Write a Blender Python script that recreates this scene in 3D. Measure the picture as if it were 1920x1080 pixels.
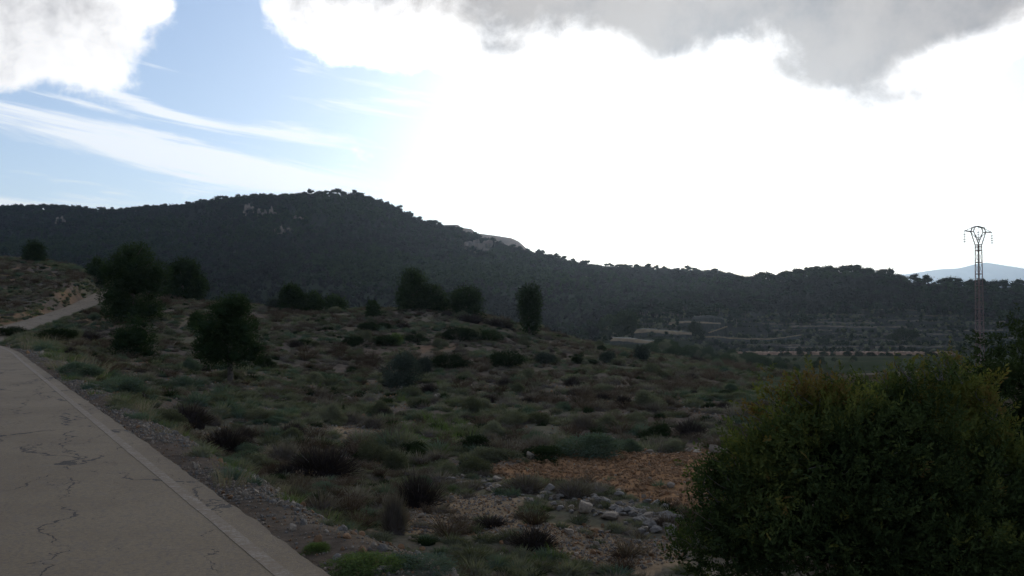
import bpy, math
import numpy as np
from math import radians as R

scene = bpy.context.scene
for o in list(bpy.data.objects):
    bpy.data.objects.remove(o)

# ------------------------------------------------------------------ camera, sky, sun, exposure
F = 1600.0                       # focal length in photo pixels (photo 1920 wide)
HZ = 582.0                       # photo row of the horizon
CAMZ = 1.6
pitch = math.atan((HZ - 540) / F)
cam_d = bpy.data.cameras.new('camera'); cam = bpy.data.objects.new('camera', cam_d)
scene.collection.objects.link(cam)
cam.location = (0, 0, CAMZ); cam.rotation_euler = (math.pi / 2 + pitch, 0, 0)
cam_d.sensor_width = 36; cam_d.lens = 36 * F / 1920; cam_d.clip_start = 0.1; cam_d.clip_end = 60000
scene.camera = cam

SUN_AZ, SUN_EL = R(12.5), R(13.5)
sun_dir = (math.sin(SUN_AZ) * math.cos(SUN_EL), math.cos(SUN_AZ) * math.cos(SUN_EL), math.sin(SUN_EL))

scene.view_settings.view_transform = 'Standard'; scene.view_settings.look = 'None'
scene.view_settings.exposure = 0.0; scene.view_settings.gamma = 1.0
scene.view_settings.use_curve_mapping = False
cy = scene.cycles
cy.max_bounces = 4; cy.diffuse_bounces = 2; cy.glossy_bounces = 1; cy.transmission_bounces = 2
cy.volume_bounces = 0; cy.transparent_max_bounces = 4
cy.caustics_reflective = False; cy.caustics_refractive = False
cy.use_denoising = True
cy.use_adaptive_sampling = True; cy.adaptive_threshold = 0.02

world = bpy.data.worlds.new('World'); scene.world = world; world.use_nodes = True
WN = world.node_tree; WN.nodes.clear()


class G:
    """tiny node-expression helper"""
    def __init__(s, nt): s.nt = nt
    def n(s, t, **k):
        x = s.nt.nodes.new(t)
        for a, b in k.items(): setattr(x, a, b)
        return x
    def put(s, sock, v):
        if isinstance(v, bpy.types.NodeSocket): s.nt.links.new(v, sock)
        else: sock.default_value = v
    def m(s, op, a, b=0.0, c=0.0, clamp=False):
        x = s.n('ShaderNodeMath', operation=op); x.use_clamp = clamp
        s.put(x.inputs[0], a); s.put(x.inputs[1], b)
        if op in ('MULTIPLY_ADD', 'SMOOTH_MIN', 'COMPARE', 'WRAP'): s.put(x.inputs[2], c)
        return x.outputs[0]
    def ss(s, v, a, b, lo=0.0, hi=1.0):
        x = s.n('ShaderNodeMapRange', interpolation_type='SMOOTHSTEP')
        s.put(x.inputs[0], v); x.inputs[1].default_value = a; x.inputs[2].default_value = b
        x.inputs[3].default_value = lo; x.inputs[4].default_value = hi
        return x.outputs[0]
    def comb(s, a, b, c):
        x = s.n('ShaderNodeCombineXYZ'); s.put(x.inputs[0], a); s.put(x.inputs[1], b); s.put(x.inputs[2], c)
        return x.outputs[0]
    def noise(s, vec, scale, detail=4, rough=0.55, dist=0.0, col=False):
        x = s.n('ShaderNodeTexNoise'); s.put(x.inputs['Vector'], vec)
        x.inputs['Scale'].default_value = scale; x.inputs['Detail'].default_value = detail
        x.inputs['Roughness'].default_value = rough; x.inputs['Distortion'].default_value = dist
        return x.outputs[1 if col else 0]
    def mix(s, f, a, b, mode='MIX'):
        x = s.n('ShaderNodeMix', data_type='RGBA', blend_type=mode)
        s.put(x.inputs[0], f)
        for sock, v in ((x.inputs[6], a), (x.inputs[7], b)):
            if isinstance(v, (tuple, list)): v = tuple(v) + ((1,) if len(v) == 3 else ())
            s.put(sock, v)
        return x.outputs[2]
    def attr(s, name, out=2):
        x = s.n('ShaderNodeAttribute', attribute_name=name)
        return x.outputs[out]


def build_sky():
    g = G(WN)
    tc = g.n('ShaderNodeTexCoord').outputs['Generated']
    nv = g.n('ShaderNodeVectorMath', operation='NORMALIZE'); g.put(nv.inputs[0], tc); d = nv.outputs[0]
    sp = g.n('ShaderNodeSeparateXYZ'); g.put(sp.inputs[0], d)
    x, y, z = sp.outputs
    az = g.m('ARCTAN2', x, y); el = g.m('ARCSINE', z)
    sky = g.n('ShaderNodeTexSky', sky_type='NISHITA')
    sky.sun_disc = False; sky.sun_elevation = SUN_EL; sky.sun_rotation = SUN_AZ
    sky.altitude = 300; sky.air_density = 1.0; sky.dust_density = 0.4; sky.ozone_density = 1.5
    # angle to the sun
    dp = g.n('ShaderNodeVectorMath', operation='DOT_PRODUCT'); g.put(dp.inputs[0], d); dp.inputs[1].default_value = sun_dir
    ang = g.m('ARCCOSINE', g.m('MINIMUM', dp.outputs['Value'], 0.99999))
    def pa(px): return math.atan((px - 960) / F)
    def pe(px, py): return math.atan((HZ - py) / F * math.cos(pa(px)))
    def blob(px, py, rx, ry, w, tilt=0.0, p=2.0):
        # gaussian ellipse in azimuth / elevation
        a0, e0 = pa(px), pe(px, py)
        da = g.m('SUBTRACT', az, a0); de = g.m('SUBTRACT', el, e0)
        if tilt:
            c, s_ = math.cos(tilt), math.sin(tilt)
            u = g.m('ADD', g.m('MULTIPLY', da, c), g.m('MULTIPLY', de, s_))
            v = g.m('SUBTRACT', g.m('MULTIPLY', de, c), g.m('MULTIPLY', da, s_))
        else: u, v = da, de
        u = g.m('POWER', g.m('ABSOLUTE', g.m('DIVIDE', u, rx / F)), p)
        v = g.m('POWER', g.m('ABSOLUTE', g.m('DIVIDE', v, ry / F)), p)
        return g.m('MULTIPLY', g.m('EXPONENT', g.m('MULTIPLY', g.m('ADD', u, v), -1.0)), w)
    def total(lst):
        t = lst[0]
        for q in lst[1:]: t = g.m('ADD', t, q)
        return t
    n1 = g.noise(d, 8.0, 9, 0.60, 0.15)
    n2 = g.noise(d, 3.2, 4, 0.5, 0.3)
    nz = g.m('ADD', g.m('MULTIPLY', g.m('SUBTRACT', n1, 0.5), 3.4), g.m('MULTIPLY', g.m('SUBTRACT', n2, 0.5), 0.7))
    # cumulus / stratocumulus: where the clouds stand
    bias = total([
        blob(30, 40, 230, 150, 1.0, 0, 2.6),
        blob(150, 120, 110, 60, .30),
        blob(270, 8, 50, 28, .70),
        blob(410, 60, 100, 110, -.75), blob(520, 190, 200, 75, -.65),
        blob(720, -30, 270, 125, .95, -.12, 2.6),
        blob(680, 100, 75, 30, .50),
        blob(1010, 50, 420, 110, .9, 0, 2.6),
        blob(1420, 40, 620, 130, 1.05, 0, 2.6),
        blob(1640, 130, 230, 85, .8, 0, 2.6),
        blob(1260, 95, 90, 45, .5),
        blob(1890, 220, 90, 50, -.6), blob(1950, -10, 180, 85, .8), blob(860, 185, 130, 45, -.45),
    ])
    high = g.ss(el, 0.33, 0.55, 0.0, 0.62)           # broken deck overhead, all round
    T = g.m('ADD', g.m('ADD', bias, high), g.m('SUBTRACT', nz, 0.47))
    cover = g.ss(T, -0.04, 0.42)
    # thick grey bases
    gb = total([
        blob(1100, -30, 350, 90, 1.0),
        blob(1520, -30, 440, 88, 1.1),
        blob(1262, 80, 66, 48, .70),
        blob(1605, 78, 120, 80, .75), blob(1575, 145, 80, 40, .36),
        blob(1770, 165, 110, 20, .55, .1),
        blob(1860, 0, 300, 62, 1.0, .15), blob(1745, 112, 62, 26, -.35),
        blob(955, 88, 60, 18, .42),
        blob(40, 60, 130, 85, .36),
        blob(650, -40, 220, 65, .6),
    ])
    gt = g.m('ADD', g.m('ADD', gb, g.m('MULTIPLY', high, 1.3)), g.m('ADD', g.m('MULTIPLY', nz, 0.62), g.m('MULTIPLY', g.m('SUBTRACT', g.noise(d, 15.0, 8, 0.62, 0.4), 0.5), 1.5)))
    grey = g.ss(gt, 0.02, 1.30)
    near = g.m('EXPONENT', g.m('MULTIPLY', g.m('POWER', g.m('DIVIDE', ang, 0.55), 2.0), -1.0))
    bright_v = g.m('ADD', 1.02, g.m('MULTIPLY', near, 1.1))
    bright = g.n('ShaderNodeCombineColor'); 
    g.put(bright.inputs[0], bright_v); g.put(bright.inputs[1], g.m('MULTIPLY', bright_v, 0.985)); g.put(bright.inputs[2], g.m('MULTIPLY', bright_v, .975))
    deepn = g.noise(d, 5.0, 6, 0.6)
    greycol = g.mix(g.ss(g.m('ADD', deepn, g.m('MULTIPLY', near, .12)), .38, .66), (0.235, 0.235, 0.255), (0.50, 0.46, 0.43))
    darkcol = g.mix(g.ss(el, 0.35, 0.8), greycol, (0.22, 0.225, 0.24))
    cloudcol = g.mix(grey, bright.outputs[0], darkcol)
    # clear air: physical sky + the veil of glare round the hidden sun
    skyc = g.mix(1.0, sky.outputs[0], (SKYK, SKYK, SKYK), 'MULTIPLY')
    veil = g.m('MULTIPLY', g.m('EXPONENT', g.m('MULTIPLY', g.m('POWER', g.m('DIVIDE', ang, 0.25), 1.8), -1.0)), VEIL)
    veil = g.m('ADD', veil, g.m('MULTIPLY', g.m('EXPONENT', g.m('MULTIPLY', g.m('POWER', g.m('DIVIDE', ang, 0.50), 2.0), -1.0)), 0.14))
    hz = g.m('MULTIPLY', g.m('EXPONENT', g.m('MULTIPLY', g.m('ABSOLUTE', el), -8.0)), 0.42)
    hz = g.m('MULTIPLY', hz, g.ss(z, -0.02, 0.01))
    lum = g.m('ADD', veil, hz)
    lumc = g.n('ShaderNodeCombineColor')
    g.put(lumc.inputs[0], g.m('MULTIPLY', lum, .97)); g.put(lumc.inputs[1], lum); g.put(lumc.inputs[2], g.m('MULTIPLY', lum, 1.0))
    air = g.mix(1.0, skyc, lumc.outputs[0], 'ADD')
    aer = g.mix(near, (0.10, 0.15, 0.29), (0.19, 0.25, 0.37))
    air = g.mix(1.0, air, aer, 'ADD')
    # cirrus streaks
    ca, sa = math.cos(-.13), math.sin(-.13)
    cu = g.m('ADD', g.m('MULTIPLY', az, ca), g.m('MULTIPLY', el, sa))
    cv = g.m('SUBTRACT', g.m('MULTIPLY', el, ca), g.m('MULTIPLY', az, sa))
    cn = g.noise(g.comb(g.m('MULTIPLY', cu, 4.0), g.m('MULTIPLY', cv, 46.0), 3.3), 1.0, 6, 0.62, 0.5)
    cb = total([
        blob(220, 262, 340, 36, .66, -.14),
        blob(520, 330, 330, 44, .64, -.10),
        blob(270, 195, 130, 11, .80, -.28),
        blob(150, 192, 60, 6, .5, -.2), blob(280, 162, 70, 5, .45, -.2),
        blob(80, 385, 360, 16, .62),
        blob(420, 352, 160, 22, .4), blob(560, 125, 40, 16, .42), blob(735, 195, 75, 26, .5), blob(890, 180, 60, 22, .45), blob(640, 250, 160, 30, .3),
    ])
    ci = g.ss(g.m('ADD', cb, g.m('MULTIPLY', g.m('SUBTRACT', cn, 0.5), 3.0)), 0.22, 0.95)
    air = g.mix(g.m('MULTIPLY', ci, 0.72), air, (1.2, 1.2, 1.2))
    out = g.mix(cover, air, cloudcol)
    bg = g.n('ShaderNodeBackground'); g.put(bg.inputs[0], out); bg.inputs[1].default_value = 1.0
    # the sky node is scaled by SKYK (0.05-0.15) before the clouds are laid over it
    wo = g.n('ShaderNodeOutputWorld'); g.put(wo.inputs[0], bg.outputs[0])


SKYK = 0.085
VEIL = 0.95
build_sky()

sd = bpy.data.lights.new('sun', 'SUN'); sun = bpy.data.objects.new('sun', sd); scene.collection.objects.link(sun)
sd.energy = 1.1; sd.angle = R(14); sd.color = (1.0, 0.95, 0.88)
from mathutils import Vector, Matrix, Euler
sun.rotation_euler = Vector(sun_dir).to_track_quat('Z', 'Y').to_euler()

# ------------------------------------------------------------------ helpers
rng = np.random.default_rng(7)


def vnoise(x, y, seed=0):
    xi = np.floor(x).astype(np.int64); yi = np.floor(y).astype(np.int64)
    xf = x - xi; yf = y - yi
    u = xf * xf * (3 - 2 * xf); v = yf * yf * (3 - 2 * yf)
    def h(i, j):
        n = (i * 374761393 + j * 668265263 + seed * 974711) & 0xffffffff
        n = ((n ^ (n >> 13)) * 1274126177) & 0xffffffff
        return ((n ^ (n >> 16)) & 0xffff) / 65535.0
    a, b, c, d = h(xi, yi), h(xi + 1, yi), h(xi, yi + 1), h(xi + 1, yi + 1)
    return (a * (1 - u) + b * u) * (1 - v) + (c * (1 - u) + d * u) * v


def fbm(x, y, seed=0, oct=4, gain=0.5):
    s = 0; a = 1; t = 0
    for k in range(oct):
        s = s + a * vnoise(x * 2 ** k, y * 2 ** k, seed + k); t += a; a *= gain
    return s / t - 0.5


def smooth(e0, e1, v):
    t = np.clip((v - e0) / (e1 - e0), 0, 1)
    return t * t * (3 - 2 * t)


# ------------------------------------------------------------------ terrain: a height field over the world plane
# Survey of the valley: for each bearing, heights at successive distances.
# entries (distance, photo row) or (distance, None, height)
COLS = {
    -700: [(3, None, 0), (30, None, .2), (60, None, 1), (90, None, 5), (130, None, 12), (200, None, 16), (400, None, 10), (900, 470), (1200, 400), (1600, None, 90)],
    -250: [(3, None, 0), (40, None, 0), (70, None, .8), (90, None, 3), (130, None, 9), (180, None, 13), (300, None, 2), (500, None, 0), (900, 470), (1200, 396), (1600, None, 100)],
    0: [(3, None, 0), (40, None, 0.0), (56, None, .15), (72, None, -.7), (88, 612), (105, 575), (130, 528), (155, 492), (168, 484), (200, None, 9), (300, None, -5), (450, None, -10), (600, 560), (900, 470), (1200, 401), (1600, None, 110)],
    120: [(3, None, 0), (16, None, -.1), (40, None, -.3), (58, None, -.25), (75, None, -.7), (90, 607), (105, 580), (130, 528), (150, 503), (165, 497), (200, None, 7), (300, None, -7), (450, None, -11), (600, 560), (900, 470), (1200, 402), (1600, None, 110)],
    195: [(3, None, 0), (11, None, -.2), (30, None, -1.0), (50, None, -1.6), (75, None, -.9), (92, 592), (110, 574), (130, 545), (150, 527), (162, 522), (200, None, 4), (300, None, -8), (450, None, -12), (600, 560), (900, 470), (1200, 406), (1600, None, 110)],
    330: [(3, None, 0), (8, None, -.3), (14, None, -1.0), (30, None, -2.2), (50, 705), (72, 650), (92, 596), (112, 570), (130, 562), (160, None, 0), (300, None, -9), (450, None, -12), (600, 556), (900, 470), (1180, 392), (1500, None, 120)],
    500: [(3, None, 0), (6, None, -.35), (12, None, -1.3), (30, None, -2.7), (50, 722), (72, 663), (95, 606), (115, 580), (130, 576), (160, None, -2), (300, None, -12), (450, None, -12), (600, 552), (850, 455), (1150, 379), (1500, None, 130)],
    650: [(3, None, 0), (5, None, -.25), (9, None, -1.15), (16, None, -2.0), (30, None, -3.0), (52, 742), (75, 668), (98, 608), (118, 585), (132, 581), (165, None, -3), (300, None, -13), (450, None, -12), (600, 553), (850, 455), (1150, 378), (1500, None, 140)],
    800: [(3, None, -.15), (6, None, -.7), (10, None, -1.5), (18, None, -2.3), (30, None, -3.2), (52, 742), (78, 668), (100, 610), (118, 583), (130, 579), (160, None, -3), (300, None, -13), (450, None, -12), (600, 556), (850, 490), (1150, 426), (1500, None, 120)],
    870: [(3, None, -.25), (6, None, -.9), (10, None, -1.6), (18, None, -2.35), (30, None, -3.2), (52, 740), (78, 670), (100, 616), (118, 590), (130, 585), (160, None, -4), (300, None, -13), (450, None, -12), (600, 558), (850, 500), (1120, 445), (1400, None, 90)],
    980: [(3, None, -.4), (6, None, -1.1), (10, None, -1.7), (18, None, -2.3), (30, None, -3.2), (52, 738), (78, 680), (100, 640), (116, 616), (128, 610), (160, None, -7), (300, None, -14), (450, None, -12), (600, 562), (850, 512), (1050, 480), (1400, None, 60)],
    1060: [(3, None, -.5), (6, None, -1.2), (10, None, -1.8), (18, None, -2.3), (30, None, -3.2), (52, 738), (78, 686), (100, 652), (118, 636), (130, 634), (165, None, -9), (300, None, -14), (450, None, -12), (600, 566), (850, 518), (1000, 498), (1400, None, 50)],
    1150: [(3, None, -.6), (6, None, -1.3), (10, None, -1.9), (18, None, -2.35), (30, None, -3.2), (52, 742), (78, 690), (105, 662), (125, 653), (140, 654), (180, None, -12), (270, 652), (330, 640), (400, 622), (480, 600), (600, 572), (850, 522), (950, 512), (1300, None, 45)],
    1250: [(3, None, -.7), (6, None, -1.3), (10, None, -1.9), (18, None, -2.35), (30, None, -3.2), (52, 746), (78, 697), (105, 674), (125, 670), (140, 672), (180, None, -12), (270, 655), (310, 644), (360, 625), (410, 603), (480, 586), (600, 570), (850, 527), (950, 518), (1300, None, 45)],
    1350: [(3, None, -.8), (6, None, -1.4), (10, None, -1.95), (18, None, -2.4), (30, None, -3.2), (52, 750), (78, 704), (105, 685), (122, 682), (140, None, -8.2), (180, None, -12.5), (250, 682), (325, 662), (345, 655), (400, 625), (440, 600), (520, 570), (600, 553), (850, 528), (920, 522), (1300, None, 45)],
    1450: [(3, None, -.9), (6, None, -1.4), (10, None, -2.0), (18, None, -2.45), (30, None, -3.3), (52, 754), (78, 712), (100, 697), (115, 694), (140, None, -9), (180, None, -12.5), (250, 686), (325, 667), (338, 660), (400, 635), (440, 610), (520, 572), (600, 540), (660, 533), (800, None, 12), (1300, None, 30)],
    1600: [(3, None, -1.0), (6, None, -1.5), (10, None, -2.05), (18, None, -2.5), (30, None, -3.4), (52, 758), (78, 724), (95, 716), (110, None, -8.2), (150, None, -9.5), (180, None, -12.5), (250, 686), (325, 667), (338, 660), (400, 635), (440, 610), (520, 562), (600, 525), (640, 521), (800, None, 8), (1300, None, 10)],
    1750: [(3, None, -1.0), (6, None, -1.5), (10, None, -2.05), (18, None, -2.5), (30, None, -3.4), (52, 760), (78, 728), (95, 720), (110, None, -8.2), (150, None, -9.0), (180, None, -12), (250, 686), (325, 667), (338, 660), (400, 637), (440, 612), (520, 570), (590, 538), (630, 535), (800, None, 0), (1300, None, -10)],
    1950: [(3, None, -1.0), (6, None, -1.5), (10, None, -2.05), (18, None, -2.5), (30, None, -3.4), (52, 760), (78, 730), (95, 722), (110, None, -8.2), (150, None, -9.0), (180, None, -12), (250, 688), (325, 669), (338, 662), (400, 640), (440, 618), (520, 580), (580, 556), (620, 554), (800, None, -5), (1300, None, -20)],
    2400: [(3, None, -1.0), (6, None, -1.5), (10, None, -2.05), (18, None, -2.5), (30, None, -3.4), (60, None, -5), (100, None, -7), (200, None, -11), (330, None, -12), (420, None, -2), (560, None, 8), (800, None, -5), (1300, None, -20)],
}
AZ0, AZ1, NAZ = math.atan((-700 - 960) / F), math.atan((2400 - 960) / F), 700
LY0, LY1, NLY = math.log(2.0), math.log(3000.0), 900


def pchip(x, y, xs):
    x = np.asarray(x, float); y = np.asarray(y, float)
    h = np.diff(x); dl = np.diff(y) / h
    m = np.zeros_like(y); m[0] = dl[0]; m[-1] = dl[-1]
    for i in range(1, len(x) - 1):
        if dl[i - 1] * dl[i] > 0:
            w1 = 2 * h[i] + h[i - 1]; w2 = h[i] + 2 * h[i - 1]
            m[i] = (w1 + w2) / (w1 / dl[i - 1] + w2 / dl[i])
    xs = np.clip(xs, x[0], x[-1]); i = np.clip(np.searchsorted(x, xs) - 1, 0, len(h) - 1)
    t = (xs - x[i]) / h[i]; t2 = t * t; t3 = t2 * t
    return (2 * t3 - 3 * t2 + 1) * y[i] + (t3 - 2 * t2 + t) * h[i] * m[i] + (-2 * t3 + 3 * t2) * y[i + 1] + (t3 - t2) * h[i] * m[i + 1]


def build_table():
    lys = np.linspace(LY0, LY1, NLY); azs = np.linspace(AZ0, AZ1, NAZ)
    cols = []; caz = []
    for px, prof in COLS.items():
        Y = []; Z = []
        for e in prof:
            Y.append(math.log(e[0])); Z.append(e[2] if len(e) == 3 else CAMZ + e[0] * (HZ - e[1]) / F)
        Y.append(math.log(2400)); Z.append(0.0); Y.append(math.log(3000)); Z.append(0.0)
        cols.append(pchip(Y, Z, lys)); caz.append(math.atan((px - 960) / F))
    cols = np.array(cols); out = np.zeros((NAZ, NLY))
    for k in range(NLY): out[:, k] = pchip(caz, cols[:, k], azs)
    # light smoothing across bearing
    ker = np.exp(-0.5 * (np.arange(-10, 11) / 4.5) ** 2); ker /= ker.sum()
    pad = np.pad(out, ((10, 10), (0, 0)), mode='edge')
    return sum(ker[i] * pad[i:i + NAZ] for i in range(21))


TAB = build_table()

# road centreline (x, y, z): runs off to the left, dips, then climbs again round the hillock
dr = np.array([-0.5432, 0.8396]); nr = np.array([0.8396, 0.5432])      # heading and right-hand normal
RW = 3.00                                                                # half width
cl0 = np.array([2.28, 0.0]) - nr * RW
RP = [np.r_[cl0 + dr * s, 0.0] for s in (-60, -30, -8, 0, 8, 16, 24, 32, 40)]
RP += [np.array(p) for p in [(-32.0, 47.5, -.4), (-37.7, 57, -.95), (-43.3, 68, -1.05), (-48.2, 80, -.55), (-51.6, 91, .12),
                             (-55.0, 103, .95), (-58.9, 117, 2.2), (-64.0, 133, 3.8), (-70, 150, 5.4), (-80, 175, 8.0)]]


def taper(Y): return 1 - .38 * smooth(45, 80, Y)


def catmull(P, per=10):
    P = np.array(P); out = []
    for i in range(1, len(P) - 2):
        p0, p1, p2, p3 = P[i - 1], P[i], P[i + 1], P[i + 2]
        for t in np.linspace(0, 1, per, endpoint=False):
            out.append(.5 * ((2 * p1) + (-p0 + p2) * t + (2 * p0 - 5 * p1 + 4 * p2 - p3) * t * t + (-p0 + 3 * p1 - 3 * p2 + p3) * t ** 3))
    return np.array(out)


ROAD = catmull(RP, 12)


def road_dist(x, y):
    shp = x.shape; x = x.ravel(); y = y.ravel()
    d = np.full(x.shape, 1e9); zr = np.zeros(x.shape)
    idx = np.where((x > -110) & (x < 60) & (y > -70) & (y < 200) & (x < 30 - 0.3 * y))[0]
    if len(idx):
        X = x[idx]; Y = y[idx]; D = np.full(len(idx), 1e9); Z = np.zeros(len(idx))
        for a, b in zip(ROAD[:-1:3], np.r_[ROAD[3::3], ROAD[-1:]]):
            v = b[:2] - a[:2]; L = v @ v
            if L < 1e-9: continue
            t = np.clip(((X - a[0]) * v[0] + (Y - a[1]) * v[1]) / L, 0, 1)
            dd = np.hypot(X - a[0] - t * v[0], Y - a[1] - t * v[1])
            m = dd < D; D[m] = dd[m]; Z[m] = (a[2] + t * (b[2] - a[2]))[m]
        d[idx] = D; zr[idx] = Z
    d = d / taper(y)
    return d.reshape(shp), zr.reshape(shp)


def H(x, y, detail=True):
    x = np.asarray(x, float); y = np.asarray(y, float)
    az = np.arctan2(x, np.maximum(y, 1e-6)); az = np.where(y <= 0, np.sign(x) * 1.6, az)
    r = np.hypot(x, y); Y = np.maximum(r * np.cos(np.clip(az, AZ0, AZ1)), 2.0)
    fa = np.clip((az - AZ0) / (AZ1 - AZ0), 0, 1) * (NAZ - 1); fl = np.clip((np.log(Y) - LY0) / (LY1 - LY0), 0, 1) * (NLY - 1)
    ia = np.minimum(fa.astype(int), NAZ - 2); il = np.minimum(fl.astype(int), NLY - 2); fa = fa - ia; fl = fl - il
    z = (TAB[ia, il] * (1 - fa) + TAB[ia + 1, il] * fa) * (1 - fl) + (TAB[ia, il + 1] * (1 - fa) + TAB[ia + 1, il + 1] * fa) * fl
    back = smooth(1.25, 1.6, np.abs(az)); z = z * (1 - back)
    # terraces on the right-hand hill
    tmask = smooth(.10, .15, az) * smooth(330, 350, Y) * (1 - smooth(480, 540, Y))
    st = 2.3; q = (z + fbm(x / 90, y / 90, 5) * 2.5) / st; fq = q - np.floor(q)
    z = z + tmask * (smooth(.70, .98, fq) - fq) * st * .8
    if detail:
        near = smooth(1.5, 6, r) * (1 - smooth(90, 200, r)); far = smooth(420, 650, r) * (1 - smooth(2000, 2600, r))
        z = z + near * (fbm(x / 7, y / 7, 1) * .55 + fbm(x / 1.3, y / 1.3, 2, 3) * .22)
        z = z + far * (fbm(x / 160, y / 160, 3) * 15 * smooth(500, 800, r) + fbm(x / 40, y / 40, 4) * 7)
    d, zr = road_dist(x, y)
    f = smooth(RW + .1, RW + 2.6, d + fbm(x / 3, y / 3, 9) * .8)
    return zr * (1 - f) + z * f - 0.07 * (1 - smooth(RW - .1, RW + .6, d)) - .05 * smooth(RW - .3, RW + .3, d) * (1 - f)


def ray(px, py):
    X = (px - 960) / F; Z = -(py - 540) / F; c, s = math.cos(pitch), math.sin(pitch)
    d = np.array([X, c - Z * s, s + Z * c]); return d / d[1]


def hit(px, py, ymin=3.0, ymax=1600.0):
    """first point where the line of sight through a photo pixel meets the ground"""
    d = ray(px, py); Ys = np.exp(np.linspace(math.log(ymin), math.log(ymax), 1500))
    zz = CAMZ + d[2] * Ys; hh = H(d[0] * Ys, Ys); b = np.where(zz < hh)[0]
    if len(b): Y = Ys[b[0]]
    else: Y = Ys[np.argmin(zz - hh)]
    return np.array([d[0] * Y, Y, float(H(d[0] * Y, Y))])


# ------------------------------------------------------------------ mesh and object helpers
def mesh_np(name, verts, faces, mat=None, attrs=None, smooth_=False, mats=None, midx=None):
    """faces: (n,3) or (n,4) array or list of both"""
    me = bpy.data.meshes.new(name)
    fl = faces if isinstance(faces, list) else [faces]
    fl = [np.asarray(f, np.int32) for f in fl if len(f)]
    me.vertices.add(len(verts)); me.vertices.foreach_set('co', np.asarray(verts, np.float32).ravel())
    li = np.concatenate([f.ravel() for f in fl]); ls = np.concatenate([np.full(len(f), f.shape[1]) for f in fl])
    st = np.concatenate([[0], np.cumsum(ls)[:-1]])
    me.loops.add(len(li)); me.loops.foreach_set('vertex_index', li)
    me.polygons.add(len(ls)); me.polygons.foreach_set('loop_start', st.astype(np.int32))
    me.polygons.foreach_set('use_smooth', np.full(len(ls), bool(smooth_)))
    for k, v in (attrs or {}).items():
        v = np.asarray(v, np.float32)
        dom = 'POINT' if len(v) == len(verts) else 'FACE'
        if v.ndim == 1: a = me.attributes.new(k, 'FLOAT', dom); a.data.foreach_set('value', v)
        elif v.shape[1] == 3: a = me.attributes.new(k, 'FLOAT_VECTOR', dom); a.data.foreach_set('vector', v.ravel())
        else: a = me.attributes.new(k, 'FLOAT_COLOR', dom); a.data.foreach_set('color', v.ravel())
    for m in (mats or ([mat] if mat else [])): me.materials.append(m)
    if midx is not None: me.polygons.foreach_set('material_index', np.asarray(midx, np.int32))
    me.update(calc_edges=True); me.validate()
    return me


def link(name, me, parent=None, **props):
    o = bpy.data.objects.new(name, me); scene.collection.objects.link(o)
    if parent: o.parent = parent
    for k, v in props.items(): o[k] = v
    return o


class Soup:
    def __init__(s): s.v = []; s.f = []; s.t = []; s.n = 0
    def add(s, v, f, tint=0.5):
        v = np.asarray(v, float); f = np.asarray(f, int)
        s.v.append(v); s.f.append(f + s.n); s.n += len(v)
        s.t.append(np.full(len(f), tint) if np.isscalar(tint) else np.asarray(tint))
    def mesh(s, name, mat, smooth_=False):
        tri = [f for f in s.f if f.shape[1] == 3]; quad = [f for f in s.f if f.shape[1] == 4]
        t3 = [t for f, t in zip(s.f, s.t) if f.shape[1] == 3]; t4 = [t for f, t in zip(s.f, s.t) if f.shape[1] == 4]
        fl = []
        if tri: fl.append(np.concatenate(tri))
        if quad: fl.append(np.concatenate(quad))
        return mesh_np(name, np.concatenate(s.v), fl, mat, {'tint': np.concatenate(t3 + t4)}, smooth_)


def tube(S, pts, rads, seg=6, tint=0.5):
    pts = np.asarray(pts, float); n = len(pts); rads = np.broadcast_to(rads, (n,))
    T = np.gradient(pts, axis=0); T /= np.linalg.norm(T, axis=1)[:, None] + 1e-9
    up = np.where(np.abs(T[:, 2:3]) > .9, [[1., 0, 0]], [[0., 0, 1]])
    A = np.cross(T, up); A /= np.linalg.norm(A, axis=1)[:, None]; B = np.cross(T, A)
    a = np.arange(seg) / seg * 2 * np.pi
    V = pts[:, None] + rads[:, None, None] * (A[:, None] * np.cos(a)[None, :, None] + B[:, None] * np.sin(a)[None, :, None])
    i = np.arange(n - 1)[:, None] * seg + np.arange(seg)[None]; j = np.arange(n - 1)[:, None] * seg + (np.arange(seg)[None] + 1) % seg
    Q = np.stack([i, j, j + seg, i + seg], -1).reshape(-1, 4)
    S.add(V.reshape(-1, 3), Q, tint)


def beam(S, a, b, w, tint=.5):
    """square steel section between two points"""
    tube(S, [a, b], w / 1.414, 4, tint)


def rand_dirs(n, r=rng):
    v = r.normal(size=(n, 3)); return v / np.linalg.norm(v, axis=1)[:, None]


def leaves(S, P, size, aspect, r, tint, up=0.3, D=None, fold=False):
    """one small leaf-shaped face (rhombus) at every point of P"""
    n = len(P)
    if D is None: D = rand_dirs(n, r); D[:, 2] += up
    D = D / (np.linalg.norm(D, axis=1)[:, None] + 1e-9)
    W = np.cross(D, rand_dirs(n, r)); W /= np.linalg.norm(W, axis=1)[:, None] + 1e-9
    L = (size * r.uniform(.6, 1.4, n))[:, None]; Wd = L * aspect
    v = np.stack([P, P + D * L * .5 + W * Wd * .5, P + D * L, P + D * L * .5 - W * Wd * .5], 1).reshape(-1, 3)
    f = np.arange(n * 4).reshape(-1, 4)
    S.add(v, f, np.clip(tint, 0, 1))


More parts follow.
